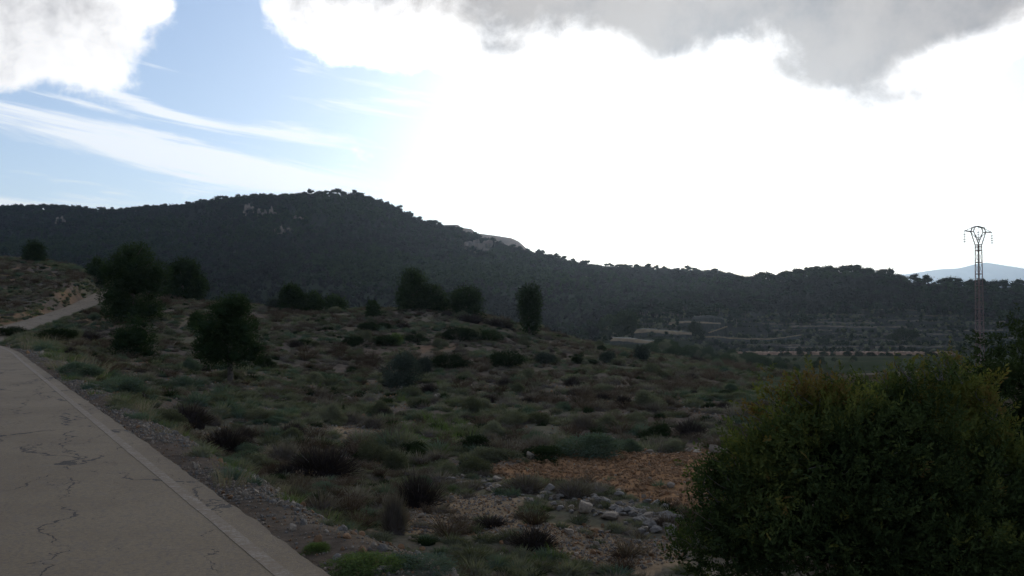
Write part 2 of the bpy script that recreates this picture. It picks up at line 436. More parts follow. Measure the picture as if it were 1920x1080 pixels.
def blades(S, P, D, length, width, r, tint, bend=.25):
    """tapering grass blade / twig: a triangle with a bend"""
    n = len(P); D = D / np.linalg.norm(D, axis=1)[:, None]
    W = np.cross(D, rand_dirs(n, r)); W /= np.linalg.norm(W, axis=1)[:, None] + 1e-9
    W = W * (width * r.uniform(.6, 1.3, n))[:, None]; L = (length * r.uniform(.5, 1.2, n))[:, None]
    out = D * [1, 1, 0]; m = P + D * L * .55; t = P + D * L + out * L * bend - [0, 0, 1] * L * bend * .4
    v = np.stack([P - W * .5, P + W * .5, m + W * .4, m - W * .4, t], 1).reshape(-1, 3)
    k = np.arange(n)[:, None] * 5
    S.add(v, k + [[0, 1, 2, 3]], tint); S.add(v, k + [[3, 2, 4]], tint)


def icos(sub):
    t = (1 + 5 ** .5) / 2
    v = [(-1, t, 0), (1, t, 0), (-1, -t, 0), (1, -t, 0), (0, -1, t), (0, 1, t), (0, -1, -t), (0, 1, -t), (t, 0, -1), (t, 0, 1), (-t, 0, -1), (-t, 0, 1)]
    f = [(0, 11, 5), (0, 5, 1), (0, 1, 7), (0, 7, 10), (0, 10, 11), (1, 5, 9), (5, 11, 4), (11, 10, 2), (10, 7, 6), (7, 1, 8), (3, 9, 4), (3, 4, 2), (3, 2, 6), (3, 6, 8), (3, 8, 9), (4, 9, 5), (2, 4, 11), (6, 2, 10), (8, 6, 7), (9, 8, 1)]
    v = [np.array(q, float) / np.linalg.norm(q) for q in v]
    for _ in range(sub):
        c = {}; nf = []
        def mid(a, b):
            k = (min(a, b), max(a, b))
            if k not in c: m = v[a] + v[b]; v.append(m / np.linalg.norm(m)); c[k] = len(v) - 1
            return c[k]
        for a, b, d in f:
            x, y, z = mid(a, b), mid(b, d), mid(d, a); nf += [(a, x, z), (b, y, x), (d, z, y), (x, y, z)]
        f = nf
    return np.array(v), np.array(f)


ICO = {k: icos(k) for k in (1, 2, 3)}


def n3(P, s, seed):
    return fbm(P[:, 0] * s + P[:, 2] * s * .7 + seed, P[:, 1] * s - P[:, 2] * s * .8 + seed, seed, 3)


# ------------------------------------------------------------------ materials
def mat_new(name):
    m = bpy.data.materials.new(name); m.use_nodes = True; m.node_tree.nodes.clear(); return m, G(m.node_tree)


def foliage(name, cols, trans=.3, rnd=.25):
    m, g = mat_new(name)
    t = g.attr('tint'); oi = g.n('ShaderNodeObjectInfo').outputs['Random']
    f = g.m('ADD', t, g.m('MULTIPLY', g.m('SUBTRACT', oi, .5), rnd), clamp=True)
    cr = g.n('ShaderNodeValToRGB'); e = cr.color_ramp.elements
    while len(e) < len(cols): e.new(.5)
    for i, c in enumerate(cols):
        e[i].position = i / (len(cols) - 1); e[i].color = (*c, 1)
    g.put(cr.inputs[0], f)
    df = g.n('ShaderNodeBsdfDiffuse'); g.put(df.inputs[0], cr.outputs[0])
    tr = g.n('ShaderNodeBsdfTranslucent'); g.put(tr.inputs[0], g.mix(1.0, cr.outputs[0], (1.1, 1.2, .6), 'MULTIPLY'))
    mx = g.n('ShaderNodeMixShader'); mx.inputs[0].default_value = trans
    g.put(mx.inputs[1], df.outputs[0]); g.put(mx.inputs[2], tr.outputs[0])
    o = g.n('ShaderNodeOutputMaterial'); g.put(o.inputs[0], mx.outputs[0]); return m


def principled(g, col, rough=.9, spec=.2, bump=None, bstr=.4, bdist=.02, metal=0.0):
    b = g.n('ShaderNodeBsdfPrincipled')
    if isinstance(col, tuple): col = (*col, 1)[:4]
    g.put(b.inputs['Base Color'], col); g.put(b.inputs['Roughness'], rough)
    b.inputs['Specular IOR Level'].default_value = spec; b.inputs['Metallic'].default_value = metal
    if bump is not None:
        bn = g.n('ShaderNodeBump'); bn.inputs['Strength'].default_value = bstr; bn.inputs['Distance'].default_value = bdist
        g.put(bn.inputs['Height'], bump); g.put(b.inputs['Normal'], bn.outputs[0])
    o = g.n('ShaderNodeOutputMaterial'); g.put(o.inputs[0], b.outputs[0]); return b


def mk_ground():
    m, g = mat_new('earth_and_scrub_soil')
    c = g.attr('albedo', 0)
    P = g.n('ShaderNodeNewGeometry').outputs['Position']
    n_f = g.noise(P, 9.0, 6, .65); n_m = g.noise(P, 1.1, 5, .6); n_l = g.noise(P, .045, 6, .6)
    v = g.m('ADD', g.m('ADD', g.m('MULTIPLY', n_f, .7), g.m('MULTIPLY', n_m, .5)), g.m('MULTIPLY', n_l, .5))
    v = g.ss(v, .45, 1.15, .5, 1.5)
    cc = g.n('ShaderNodeCombineColor'); [g.put(cc.inputs[i], v) for i in range(3)]
    col = g.mix(1.0, c, cc.outputs[0], 'MULTIPLY')
    hsh = g.noise(P, 3.0, 2, .5)
    col = g.mix(g.ss(hsh, .4, .7, 0, .25), col, g.mix(1.0, col, (1.15, .95, .75), 'MULTIPLY'))
    principled(g, col, 1.0, .0, g.noise(P, 22, 4, .7), .6, .03)
    return m


def mk_road():
    m, g = mat_new('worn_asphalt')
    P = g.n('ShaderNodeNewGeometry').outputs['Position']
    fine = g.noise(P, 34, 5, .85); big = g.noise(P, .55, 4, .6); mid = g.noise(P, 6, 4, .6)
    col = g.mix(g.ss(big, .35, .65), (.166, .115, .062), (.206, .148, .084))
    col = g.mix(g.m('MULTIPLY', g.ss(fine, .50, .60), .7), col, (.10, .085, .075))
    col = g.mix(g.m('MULTIPLY', g.ss(fine, .46, .34), .35), col, (.30, .245, .19))
    col = g.mix(g.m('MULTIPLY', g.ss(mid, .5, .72), .25), col, (.16, .13, .11))
    # broken cracks: cell edges, warped, present only in patches
    wp = g.n('ShaderNodeVectorMath', operation='MULTIPLY_ADD')
    g.put(wp.inputs[0], g.noise(P, 2.0, 5, .62, 0, True)); wp.inputs[1].default_value = (.8, .5, 0)
    rot = g.n('ShaderNodeVectorRotate', rotation_type='Z_AXIS'); g.put(rot.inputs['Vector'], P); rot.inputs['Angle'].default_value = -.42
    sc_ = g.n('ShaderNodeVectorMath', operation='MULTIPLY'); g.put(sc_.inputs[0], rot.outputs[0]); sc_.inputs[1].default_value = (1.0, .34, 0)
    g.put(wp.inputs[2], sc_.outputs[0])
    vo = g.n('ShaderNodeTexVoronoi', feature='DISTANCE_TO_EDGE'); g.put(vo.inputs['Vector'], wp.outputs[0]); vo.inputs['Scale'].default_value = .85
    wid = g.m('MULTIPLY', g.ss(g.noise(P, 1.6, 3, .6), .37, .66), .013)
    crack = g.m('LESS_THAN', vo.outputs[0], wid)
    vo2 = g.n('ShaderNodeTexVoronoi', feature='DISTANCE_TO_EDGE'); g.put(vo2.inputs['Vector'], wp.outputs[0]); vo2.inputs['Scale'].default_value = 2.6
    wid2 = g.m('MULTIPLY', g.ss(g.noise(P, .8, 3, .6), .50, .70), .013)
    crack2 = g.m('LESS_THAN', vo2.outputs[0], wid2)
    ck = g.m('MAXIMUM', crack, crack2)
    edge = g.attr('edge')
    col = g.mix(g.m('MULTIPLY', g.ss(g.m('ADD', edge, g.m('MULTIPLY', g.m('SUBTRACT', mid, .5), .25)), .945, 1.0), .45), col, (.125, .088, .056))
    col = g.mix(g.m('MULTIPLY', ck, .85), col, (.026, .022, .019))
    principled(g, col, .85, .25, g.m('SUBTRACT', g.m('MULTIPLY', fine, .9), ck), .8, .012)
    return m


def mk_paint():
    m, g = mat_new('worn_white_road_paint')
    P = g.n('ShaderNodeNewGeometry').outputs['Position']
    w = g.m('MULTIPLY', g.ss(g.noise(P, 16, 8, .9), .44, .58), g.ss(g.noise(P, 3.1, 6, .75), .36, .56, .25, 1.0))
    col = g.mix(w, (.162, .114, .070), (.245, .20, .15))
    principled(g, col, .85, .25, g.noise(P, 34, 5, .85), .5, .004); return m


def mk_rock(name, c1, c2, c3):
    m, g = mat_new(name)
    tc = g.n('ShaderNodeTexCoord').outputs['Object']; oi = g.n('ShaderNodeObjectInfo').outputs['Random']
    ad = g.n('ShaderNodeVectorMath', operation='ADD'); g.put(ad.inputs[0], tc); g.put(ad.inputs[1], g.comb(g.m('MULTIPLY', oi, 50), 0, 0))
    n1 = g.noise(ad.outputs[0], 2.2, 5, .6); n2 = g.noise(ad.outputs[0], 12, 4, .65)
    col = g.mix(g.ss(n1, .35, .65), c1, c2); col = g.mix(g.m('MULTIPLY', g.ss(n2, .5, .75), .6), col, c3)
    v = g.m('ADD', .75, g.m('MULTIPLY', oi, .5)); cc = g.n('ShaderNodeCombineColor'); [g.put(cc.inputs[i], v) for i in range(3)]
    col = g.mix(1.0, col, cc.outputs[0], 'MULTIPLY')
    principled(g, col, .9, .2, n2, .5, .06); return m


def mk_simple(name, c1, c2, scale=3, rough=.9, bump=.3, spec=.2, metal=0.0):
    m, g = mat_new(name); P = g.n('ShaderNodeNewGeometry').outputs['Position']
    n = g.noise(P, scale, 5, .65); principled(g, g.mix(g.ss(n, .35, .65), c1, c2), rough, spec, n, bump, .05, metal); return m


M_ground = mk_ground(); M_road = mk_road(); M_paint = mk_paint()
M_rock = mk_rock('grey_limestone', (.22, .19, .155), (.155, .133, .108), (.095, .078, .062))
M_rock2 = mk_rock('pale_limestone', (.33, .265, .19), (.25, .19, .135), (.15, .11, .08))
M_clod = mk_rock('ochre_clods', (.22, .118, .056), (.28, .160, .082), (.12, .068, .038))
M_cliff = mk_simple('weathered_cliff', (.30, .225, .175), (.12, .10, .085), .16, .95, .5)
M_quarry = mk_simple('quarry_rock', (.34, .24, .17), (.24, .18, .14), .02, .95, .4)
M_bank = mk_simple('pale_terrace_earth', (.22, .155, .082), (.14, .10, .058), .5)
M_obank = mk_simple('orange_earth_bank', (.36, .22, .14), (.25, .155, .10), .6)
M_blue = mk_simple('far_mountain_slope', (.10, .11, .10), (.15, .14, .12), .002)
M_bark = mk_simple('pine_bark', (.085, .065, .05), (.14, .11, .085), 6)
M_twig = mk_simple('grey_twigs', (.09, .075, .06), (.15, .125, .10), 8)
M_steel = mk_simple('rusty_galvanised_steel', (.16, .09, .08), (.22, .15, .135), 3, .7, .1, .3, .3)
M_glass = mk_simple('brown_glazed_insulator', (.10, .05, .045), (.15, .08, .07), 3, .3, .05, .5)

FM_pine = foliage('pine_needles', [(0.017, 0.027, 0.012), (0.031, 0.048, 0.019), (0.051, 0.070, 0.027)], .22)
FM_far = foliage('far_pine_needles', [(.012, .020, .012), (.021, .032, .017), (.036, .048, .024)], .12, .7)
FM_holly = foliage('dark_scrub_oak', [(.014, .022, .010), (.026, .037, .017), (.042, .055, .025)], .2, .4)
FM_olive = foliage('grey_olive_leaves', [(.036, .044, .035), (.058, .067, .054), (.085, .094, .076)], .2, .3)
FM_brown = foliage('dry_brown_twigs', [(.066, .044, .032), (.11, .076, .056), (.16, .12, .090)], .15, 1.0)
FM_herb = foliage('grey_green_herbs', [(0.087, 0.087, 0.054), (0.139, 0.135, 0.087), (0.195, 0.185, 0.130)], .25, 1.0)
FM_teal = foliage('blue_green_thyme', [(0.064, 0.083, 0.059), (0.099, 0.124, 0.087), (0.136, 0.165, 0.116)], .25, .4)
FM_green = foliage('fresh_green_grass', [(0.069, 0.094, 0.032), (0.103, 0.136, 0.048), (0.149, 0.178, 0.069)], .3, .4)
FM_dry = foliage('dry_grass', [(0.124, 0.099, 0.073), (0.189, 0.156, 0.118), (0.271, 0.224, 0.171)], .3, .5)
FM_violet = foliage('faded_thyme', [(0.106, 0.083, 0.068), (0.159, 0.129, 0.106), (0.218, 0.183, 0.151)], .2, 1.0)
FM_lentisk = foliage('lentisk_leaves', [(.017, .024, .011), (.038, .052, .020), (.072, .090, .031), (.14, .14, .035), (.16, .10, .035)], .24, 0.0)

# ------------------------------------------------------------------ ground sheet
def poly_mask(poly, x, y):
    c = np.zeros(x.shape, bool); n = len(poly)
    for i in range(n):
        x1, y1 = poly[i]; x2, y2 = poly[(i + 1) % n]
        k = (y1 > y) != (y2 > y); xs = (x2 - x1) * (y - y1) / (y2 - y1 + 1e-12) + x1
        c ^= k & (x < xs)
    return c


def ground_poly(pts, **k): return [tuple(hit(px, py, **k)[:2]) for px, py in pts]


Z_tilled = ground_poly([(905, 886), (985, 862), (1110, 858), (1290, 846), (1400, 850), (1500, 900), (1330, 972), (1230, 950), (1150, 918), (1060, 905), (960, 900)])
Z_sand = [ground_poly(p) for p in (
    [(690, 850), (745, 840), (760, 865), (720, 880), (670, 872)],
    [(750, 960), (830, 925), (930, 930), (985, 960), (960, 1000), (850, 1010), (760, 1000)],
    [(960, 985), (1100, 985), (1200, 1015), (1280, 1010), (1290, 1050), (1180, 1075), (1040, 1040)],
    [(640, 800), (700, 792), (712, 812), (655, 830)])]
Z_heap = ground_poly([(850, 895), (960, 905), (1150, 935), (1300, 965), (1300, 1015), (1180, 1005), (1050, 985), (950, 960), (850, 920)])
Z_green = [ground_poly([(700, 800), (830, 785), (900, 800), (880, 830), (740, 825)])]
Z_ochre = [ground_poly([(760, 648), (860, 643), (880, 656), (800, 662)], ymin=30), ground_poly([(600, 745), (570, 735), (560, 748), (600, 755)], ymin=30)]


def shade_ground(x, y, z):
    n = len(x); C = np.tile([.125, .098, .074], (n, 1)); r = np.hypot(x, y); az = np.arctan2(x, y)
    def blend(mask, col, k=1.0):
        nonlocal C
        m = (mask * k)[:, None]; C = C * (1 - m) + np.array(col) * m
    w = fbm(x / 5, y / 5, 21, 4); w2 = fbm(x / 1.1, y / 1.1, 22, 4)
    blend(smooth(-.02, .14, w) * (r < 220), (.105, .098, .062), .8)
    blend(smooth(.08, .2, w2 + w * .5) * (r < 150), (.165, .125, .09), .6)
    # left hillock: ochre earth
    px = 960 + F * np.tan(np.clip(az, -1.2, 1.2))
    Yd = y
    hil = smooth(75, 90, Yd) * (1 - smooth(180, 230, Yd)) * (1 - smooth(180, 430, px))
    blend(hil * smooth(-.12, .12, fbm(x / 9, y / 9, 23)), (.225, .138, .078), .8)
    blend(hil * smooth(.05, .2, fbm(x / 4, y / 14, 24)), (.06, .06, .042), .75)
    mound = smooth(70, 85, Yd) * (1 - smooth(140, 170, Yd)) * smooth(430, 520, px) * (1 - smooth(1100, 1300, px))
    blend(mound * smooth(.05, .2, fbm(x / 8, y / 3, 25)), (.14, .102, .068), .7)
    # valley floor and far slopes
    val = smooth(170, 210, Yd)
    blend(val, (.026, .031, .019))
    f1 = smooth(200, 215, Yd) * (1 - smooth(318, 326, Yd)) * smooth(1400, 1470, px)
    blend(f1, (.032, .040, .020)); blend(f1 * smooth(.02, .2, fbm(x / 60, y / 5, 26)), (.085, .070, .042), .6)
    hl = smooth(345, 355, Yd) * (1 - smooth(650, 700, Yd)) * smooth(1120, 1200, px)
    blend(hl, (.030, .030, .025)); blend(hl * smooth(.05, .3, fbm(x / 25, y / 6, 27)), (.085, .07, .055), .5)
    tt = (z + fbm(x / 90, y / 90, 5) * 2.5) / 2.3
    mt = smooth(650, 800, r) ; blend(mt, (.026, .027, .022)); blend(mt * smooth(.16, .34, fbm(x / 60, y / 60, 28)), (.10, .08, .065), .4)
    # shoulder gravel beside the road
    d, _ = road_dist(x, y)
    blend((1 - smooth(RW + .2, RW + 1.0, d + fbm(x / 1.5, y / 1.5, 29) * 1.6)) * (r < 60), (.105, .082, .062), .9)
    jx = x + fbm(x / 1.2, y / 1.2, 30) * 1.6; jy = y + fbm(x / 1.2, y / 1.2, 31) * 1.6
    near = r < 140
    for P, c in [(Z_tilled, (.255, .142, .070))] + [(p, (.235, .168, .102)) for p in Z_sand] + [(p, (.07, .10, .03)) for p in Z_green] + [(p, (.185, .12, .075)) for p in Z_ochre]:
        m = np.zeros(n); m[near] = poly_mask(P, jx[near], jy[near]); blend(m, c, .9)
    return np.c_[C, np.ones(n)]


def build_ground():
    azs = np.concatenate([np.radians(np.arange(-180, -34, 3.0)), np.radians(np.arange(-34, 34, .115)), np.radians(np.arange(34, 180, 3.0))])
    rs = np.exp(np.arange(math.log(1.2), math.log(16000), .0165)); rs = np.r_[rs, 17500.]
    A, Rr = np.meshgrid(azs, rs, indexing='ij'); x = (Rr * np.sin(A)).ravel(); y = (Rr * np.cos(A)).ravel()
    z = H(x, y); m = poly_mask(Z_tilled, x, y)
    z = z + m * (fbm(x / .35, y / .35, 40, 3) * .22 + .05)
    z = np.where(np.hypot(x, y) > 2600, z - 2.0, z)
    na, nrr = len(azs), len(rs)
    i = np.arange(na)[:, None]; j = np.arange(nrr - 1)[None]; i2 = (i + 1) % na
    q = np.stack([i * nrr + j, i * nrr + j + 1, i2 * nrr + j + 1, i2 * nrr + j], -1).reshape(-1, 4)
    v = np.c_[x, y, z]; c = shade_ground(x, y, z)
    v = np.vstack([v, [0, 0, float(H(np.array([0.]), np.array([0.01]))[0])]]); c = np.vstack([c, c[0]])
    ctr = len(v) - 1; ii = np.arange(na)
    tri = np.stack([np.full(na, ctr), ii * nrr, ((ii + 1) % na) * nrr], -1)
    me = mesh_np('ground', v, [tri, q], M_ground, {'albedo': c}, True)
    link('ground', me, kind='structure')


build_ground()


def strip(name, mat, pts, n, off_l, off_r, z0, jit, props, thick=.05, edge=False):
    """ribbon following the road line between two offsets, with an uneven rim and real thickness"""
    P = pts; T = np.gradient(P[:, :2], axis=0); T /= np.linalg.norm(T, axis=1)[:, None]; N = np.c_[T[:, 1], -T[:, 0]]
    us = np.linspace(0, 1, n); V = []; E = []
    L = np.r_[0, np.cumsum(np.hypot(*np.diff(P[:, :2], axis=0).T))]
    for k, u in enumerate(us):
        o = off_l + (off_r - off_l) * u
        w = jit * (abs(2 * u - 1) > .98)
        oo = o + w * (fbm(L / .7 + k * 7, L * 0 + k, 33, 5, .9) * .8)
        oo = oo * taper(P[:, 1])
        V.append(np.c_[P[:, :2] + N * np.reshape(oo, (-1, 1)), P[:, 2] + z0 - .04 * (abs(o) / RW) ** 2]); E.append(np.full(len(P), o / RW))
    V = np.array(V); m = len(P); E = np.array(E)
    low = V[[0, -1]].copy(); low[..., 2] -= thick
    allv = np.concatenate([V.reshape(-1, 3), low.reshape(-1, 3)]); Ea = np.r_[E.ravel(), np.full(m, E[0, 0]), np.full(m, E[-1, 0])]
    k = np.arange(n - 1)[:, None]; j = np.arange(m - 1)[None]
    q = np.stack([k * m + j, k * m + j + 1, (k + 1) * m + j + 1, (k + 1) * m + j], -1).reshape(-1, 4)
    j = np.arange(m - 1); a = n * m + j; b = (n + 1) * m + j; t = (n - 1) * m + j
    q = np.vstack([q, np.c_[j, a, a + 1, j + 1], np.c_[t, t + 1, b + 1, b]])
    me = mesh_np(name, allv, q, mat, {'edge': Ea}, False)
    return link(name, me, **props)


def resample(P, step):
    L = np.r_[0, np.cumsum(np.linalg.norm(np.diff(P, axis=0), axis=1))]; s = np.arange(0, L[-1], step)
    return np.c_[[np.interp(s, L, P[:, i]) for i in range(P.shape[1])]].T


RD = resample(ROAD, .12)
strip('road', M_road, RD, 9, -RW, RW, .035, .09, dict(kind='structure'), .09)
LN = RD[(RD[:, 1] > -2) & (RD[:, 1] < 75)]
strip('road_edge_marking', M_paint, LN, 2, RW - .30, RW - .20, .0375, .02, dict(kind='structure'), .004)
strip('road_edge_marking', M_paint, LN, 2, -RW + .30, -RW + .40, .040, .012, dict(kind='structure'), .004)


# ------------------------------------------------------------------ far hills
def ridge(name, mat, sil, Y0, depth, skirt, rough, seed, step=6):
    """a hill body whose crest stands at distance Y0; falls away in front and behind"""
    px = np.arange(sil[0][0], sil[-1][0] + 1, step); py = np.interp(px, [a for a, _ in sil], [b for _, b in sil])
    U = np.linspace(-1, 1, 41); V = []
    top = CAMZ + Y0 * (HZ - py) / F; X = (px - 960) / F * Y0
    for u in U:
        w = np.clip(1 - np.abs(u) ** 1.1, 0, 1)
        yy = Y0 + u * depth + fbm(X / (depth * .3), X * 0 + u * 3, seed) * depth * .15 * (u != 0)
        z = skirt + (top - skirt) * w + fbm(X / (depth * .12), np.full_like(X, u * 6.0), seed + 3, 5) * rough * (1 - w) * 2 * (w > 0)
        V.append(np.c_[X, yy, z])
    V = np.array(V); n, m = V.shape[:2]; k = np.arange(n - 1)[:, None]; j = np.arange(m - 1)[None]
    q = np.stack([k * m + j, k * m + j + 1, (k + 1) * m + j + 1, (k + 1) * m + j], -1).reshape(-1, 4)
    return link(name, mesh_np(name, V.reshape(-1, 3), q, mat, None, False), kind='structure')


ridge('quarry_hill', M_quarry, [(700, 520), (770, 440), (812, 422), (858, 421), (866, 427), (884, 429), (892, 437), (925, 441), (958, 446), (972, 452), (1004, 480), (1060, 540)], 1650, 420, -30, 60, 50, 3)
ridge('far_mountains', M_blue, [(1380, 560), (1600, 520), (1700, 514), (1760, 505), (1800, 503), (1830, 495), (1850, 492), (1880, 497), (1925, 504), (2050, 520), (2300, 515), (2700, 545)], 16500, 1500, -30, 260, 60, 8)

# ------------------------------------------------------------------ plants: crowns
def lobed_points(lobes, n, r, shell=.75):
    """points inside ellipsoid lobes (x,y,z,rx,ry,rz), denser towards the skin"""
    L = np.array(lobes, float); vol = L[:, 3] * L[:, 4] * L[:, 5]; k = r.choice(len(L), n, p=vol ** .75 / (vol ** .75).sum())
    D = rand_dirs(n, r); rad = r.uniform(0, 1, n) ** (1 / 3) * (1 - shell) + shell
    rad = np.where(r.random(n) < .3, r.uniform(.3, 1, n), rad) * (1 + r.normal(0, .06, n))
    return L[k, :3] + D * rad[:, None] * L[k, 3:], D, k


def crown_mesh(name, mat, lobes, n_clump, per, csize, lsize, aspect, seed, core=.62, tintb=.45, tvar=.35, up=.25):
    """crown: clumps of small leaf faces spread through overlapping lobes, with a rough inner mass"""
    r = np.random.default_rng(seed); S = Soup()
    P, D, k = lobed_points(lobes, n_clump, r)
    lt = r.uniform(-.5, .5, len(lobes))[k] * tvar
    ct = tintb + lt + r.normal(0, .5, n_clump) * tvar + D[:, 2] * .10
    Q = np.repeat(P, per, 0) + r.normal(0, 1, (n_clump * per, 3)) * csize * .5
    DD = np.repeat(D, per, 0) + rand_dirs(n_clump * per, r) * .9; DD[:, 2] += up
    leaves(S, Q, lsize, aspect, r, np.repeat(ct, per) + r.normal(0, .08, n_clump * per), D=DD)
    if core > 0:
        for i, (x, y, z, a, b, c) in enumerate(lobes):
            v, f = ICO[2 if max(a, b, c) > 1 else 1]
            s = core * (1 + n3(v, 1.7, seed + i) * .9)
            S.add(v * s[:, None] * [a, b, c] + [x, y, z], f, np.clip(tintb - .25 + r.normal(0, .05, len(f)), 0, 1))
    return S.mesh(name, mat)


def round_lobes(r, h, w, base, n=9, flat=.8):
    """uneven rounded crown from height `base` to h, width w"""
    out = [(0, 0, (h + base) / 2, w * .36, w * .36, (h - base) * .42)]
    for i in range(n):
        a = r.uniform(0, 2 * np.pi); t = r.random(); zz = base + (h - base) * (.15 + .72 * t)
        rr = w * .5 * math.sin(math.pi * min(1, .30 + t * .62)) * r.uniform(.35, .98); s = w * r.uniform(.09, .21)
        out.append((rr * math.cos(a), rr * math.sin(a), zz, s, s, s * flat))
    return out


def trunk_mesh(name, h, r0, seed, branches=5, base=.35, w=2.0, mat=None):
    r = np.random.default_rng(seed); S = Soup(); n = 7; t = np.linspace(0, 1, n)
    bend = np.cumsum(r.normal(0, h * .012, (n, 2)), 0); bend -= bend[0]
    P = np.c_[bend, t * h * .9 - .3]; tube(S, P, r0 * (1 - .8 * t) + .01, 7)
    for i in range(branches):
        k = base + (.9 - base) * r.random(); j = min(n - 2, int(k * (n - 1))); p = P[j]; a = r.uniform(0, 6.28)
        L = w * .4 * r.uniform(.6, 1); q = p + [math.cos(a) * L * .5, math.sin(a) * L * .5, L * .25]; e = p + [math.cos(a) * L, math.sin(a) * L, L * .6]
        tube(S, [p, q, e], [r0 * .35, r0 * .22, r0 * .08], 5)
    return S.mesh(name, mat or M_bark)


def tree(name, crown_me, trunk_me, loc, s=1.0, rz=0.0, label='', cat='tree', group=None, tn='trunk'):
    root = link(name, None); root.location = loc; root.rotation_euler = (0, 0, rz)
    root.scale = (s, s, s) if np.isscalar(s) else s
    root['label'] = label; root['category'] = cat
    if group: root['group'] = group
    if trunk_me: link(tn, trunk_me, root)
    link('crown', crown_me, root)
    return root


# each standing tree of the middle distance, by the photo: px, base row, top row, width px
MID = [
    (250, 602, 445, 118, 'pine_tree', 'large dark round-headed pine beside the bend of the far road, tallest tree of the slope', 'r', FM_pine),
    (345, 563, 484, 82, 'pine_tree', 'broad dark pine directly right of the largest round pine', 'r', FM_pine),
    (183, 532, 483, 36, 'pine_tree', 'small round pine just left of the largest pine, above the far road', 'r', FM_pine),
    (63, 490, 456, 44, 'scrub_oak', 'low rounded tree alone on the crest of the left hillock', 'b', FM_pine),
    (432, 716, 550, 128, 'pine_tree', 'dark spreading pine with a short bare trunk, nearest tree to the road verge', 't', FM_pine),
    (256, 672, 590, 84, 'young_pine', 'dark bushy young pine below the largest pine', 'b', FM_pine),
    (773, 582, 501, 62, 'pine_tree', 'tallest flat-topped pine on the crest of the central mound', 'r', FM_pine),
    (815, 583, 536, 56, 'pine_tree', 'low pine leaning against the right flank of the flat-topped pine', 'r', FM_pine),
    (876, 592, 533, 66, 'pine_tree', 'leaning wide-headed pine between the flat-topped pine and the columnar pine', 'r', FM_pine),
    (994, 630, 532, 54, 'pine_tree', 'columnar dark green pine standing alone at the right end of the mound', 'c', FM_pine),
    (545, 583, 533, 52, 'pine_tree', 'rounded pine at the left of the row behind the mound crest', 'b', FM_pine),
    (585, 584, 545, 46, 'pine_tree', 'second pine from the left in the row behind the mound crest', 'b', FM_pine),
    (628, 586, 556, 48, 'pine_tree', 'low pine at the right of the row behind the mound crest', 'b', FM_pine),
    (699, 594, 566, 24, 'young_pine', 'small pointed young pine on the mound crest left of the flat-topped pine', 'b', FM_pine),
    (515, 580, 562, 30, 'olive_tree', 'low pale grey olive at the left end of the mound crest', 'b', FM_olive),
    (368, 615, 588, 22, 'young_pine', 'small young pine left of the nearest spreading pine', 'b', FM_pine),
    (1203, 676, 650, 22, 'young_pine', 'small upright tree on the right shoulder of the field above the valley', 'c', FM_olive),
    (1172, 630, 588, 52, 'pine_tree', 'dark round pine at the left edge of the pale terraces', 'b', FM_pine),
    (1303, 636, 606, 20, 'scrub_oak', 'narrow dark tree splitting the middle terrace bank', 'b', FM_holly),
    (1143, 618, 598, 40, 'pine_tree', 'dark pine left of the round pine by the terraces', 'b', FM_pine),
    (1238, 648, 640, 18, 'scrub_oak', 'small dark tree in front of the lowest terrace bank', 'b', FM_holly),
]
for i, (px, pb, pt, wpx, nm, lab, kind, fm) in enumerate(MID):
    far = px > 1100 and px != 1203
    p = hit(px, pb, ymin=260 if far else (40 if pb > 650 else 76), ymax=480 if far else 160)
    k = p[1] / F; h = (pb - pt) * k; w = wpx * k * (.86 if p[1] > 95 else .95); r = np.random.default_rng(100 + i)
    zbot = CAMZ + p[1] * (HZ - pb) / F; ztop = CAMZ + p[1] * (HZ - pt) / F; h = max(ztop - p[2], h * .6)
    if kind == 'c': lobes = [(r.normal(0, w * .06), r.normal(0, w * .06), h * t, w * (.16 + .24 * math.sin(t * 2.6)), w * (.16 + .24 * math.sin(t * 2.6)), h * .13) for t in np.linspace(.17, .84, 9)]
    elif kind == 't':
        lobes = round_lobes(r, h, w * 1.1, h * .22, 34, .75); lobes += [(-w * .33, 0, h * .36, w * .17, w * .2, h * .1), (w * .36, 0, h * .42, w * .16, w * .2, h * .1), (w * .1, 0, h * .85, w * .2, w * .2, h * .11)]
    elif kind == 'r': lobes = round_lobes(r, h, w * 1.12, h * .03, 26, .7)
    else: lobes = round_lobes(r, h, w * 1.1, h * .0, 16, .75)
    lobes += [(w * .30 * math.cos(q), w * .30 * math.sin(q), h * (.13 if kind != 't' else .31), w * .2, w * .2, h * .13) for q in np.linspace(0, 5.2, 6)] if kind != 'c' else []
    ls = max(.10, .0022 * p[1]); nC = int(np.clip(h * w * (180 if kind == 't' else 100) * (60 / p[1]) ** .6, 500, 5200))
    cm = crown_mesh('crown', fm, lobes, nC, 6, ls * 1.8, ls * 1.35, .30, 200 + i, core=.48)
    tm = trunk_mesh('trunk', h, .035 * h, 300 + i, 6, .3, w)
    tree(nm, cm, tm, (p[0], p[1], p[2] - .05), 1.0, 0, lab, 'olive tree' if 'olive' in nm else ('oak tree' if 'oak' in nm else 'pine tree'))

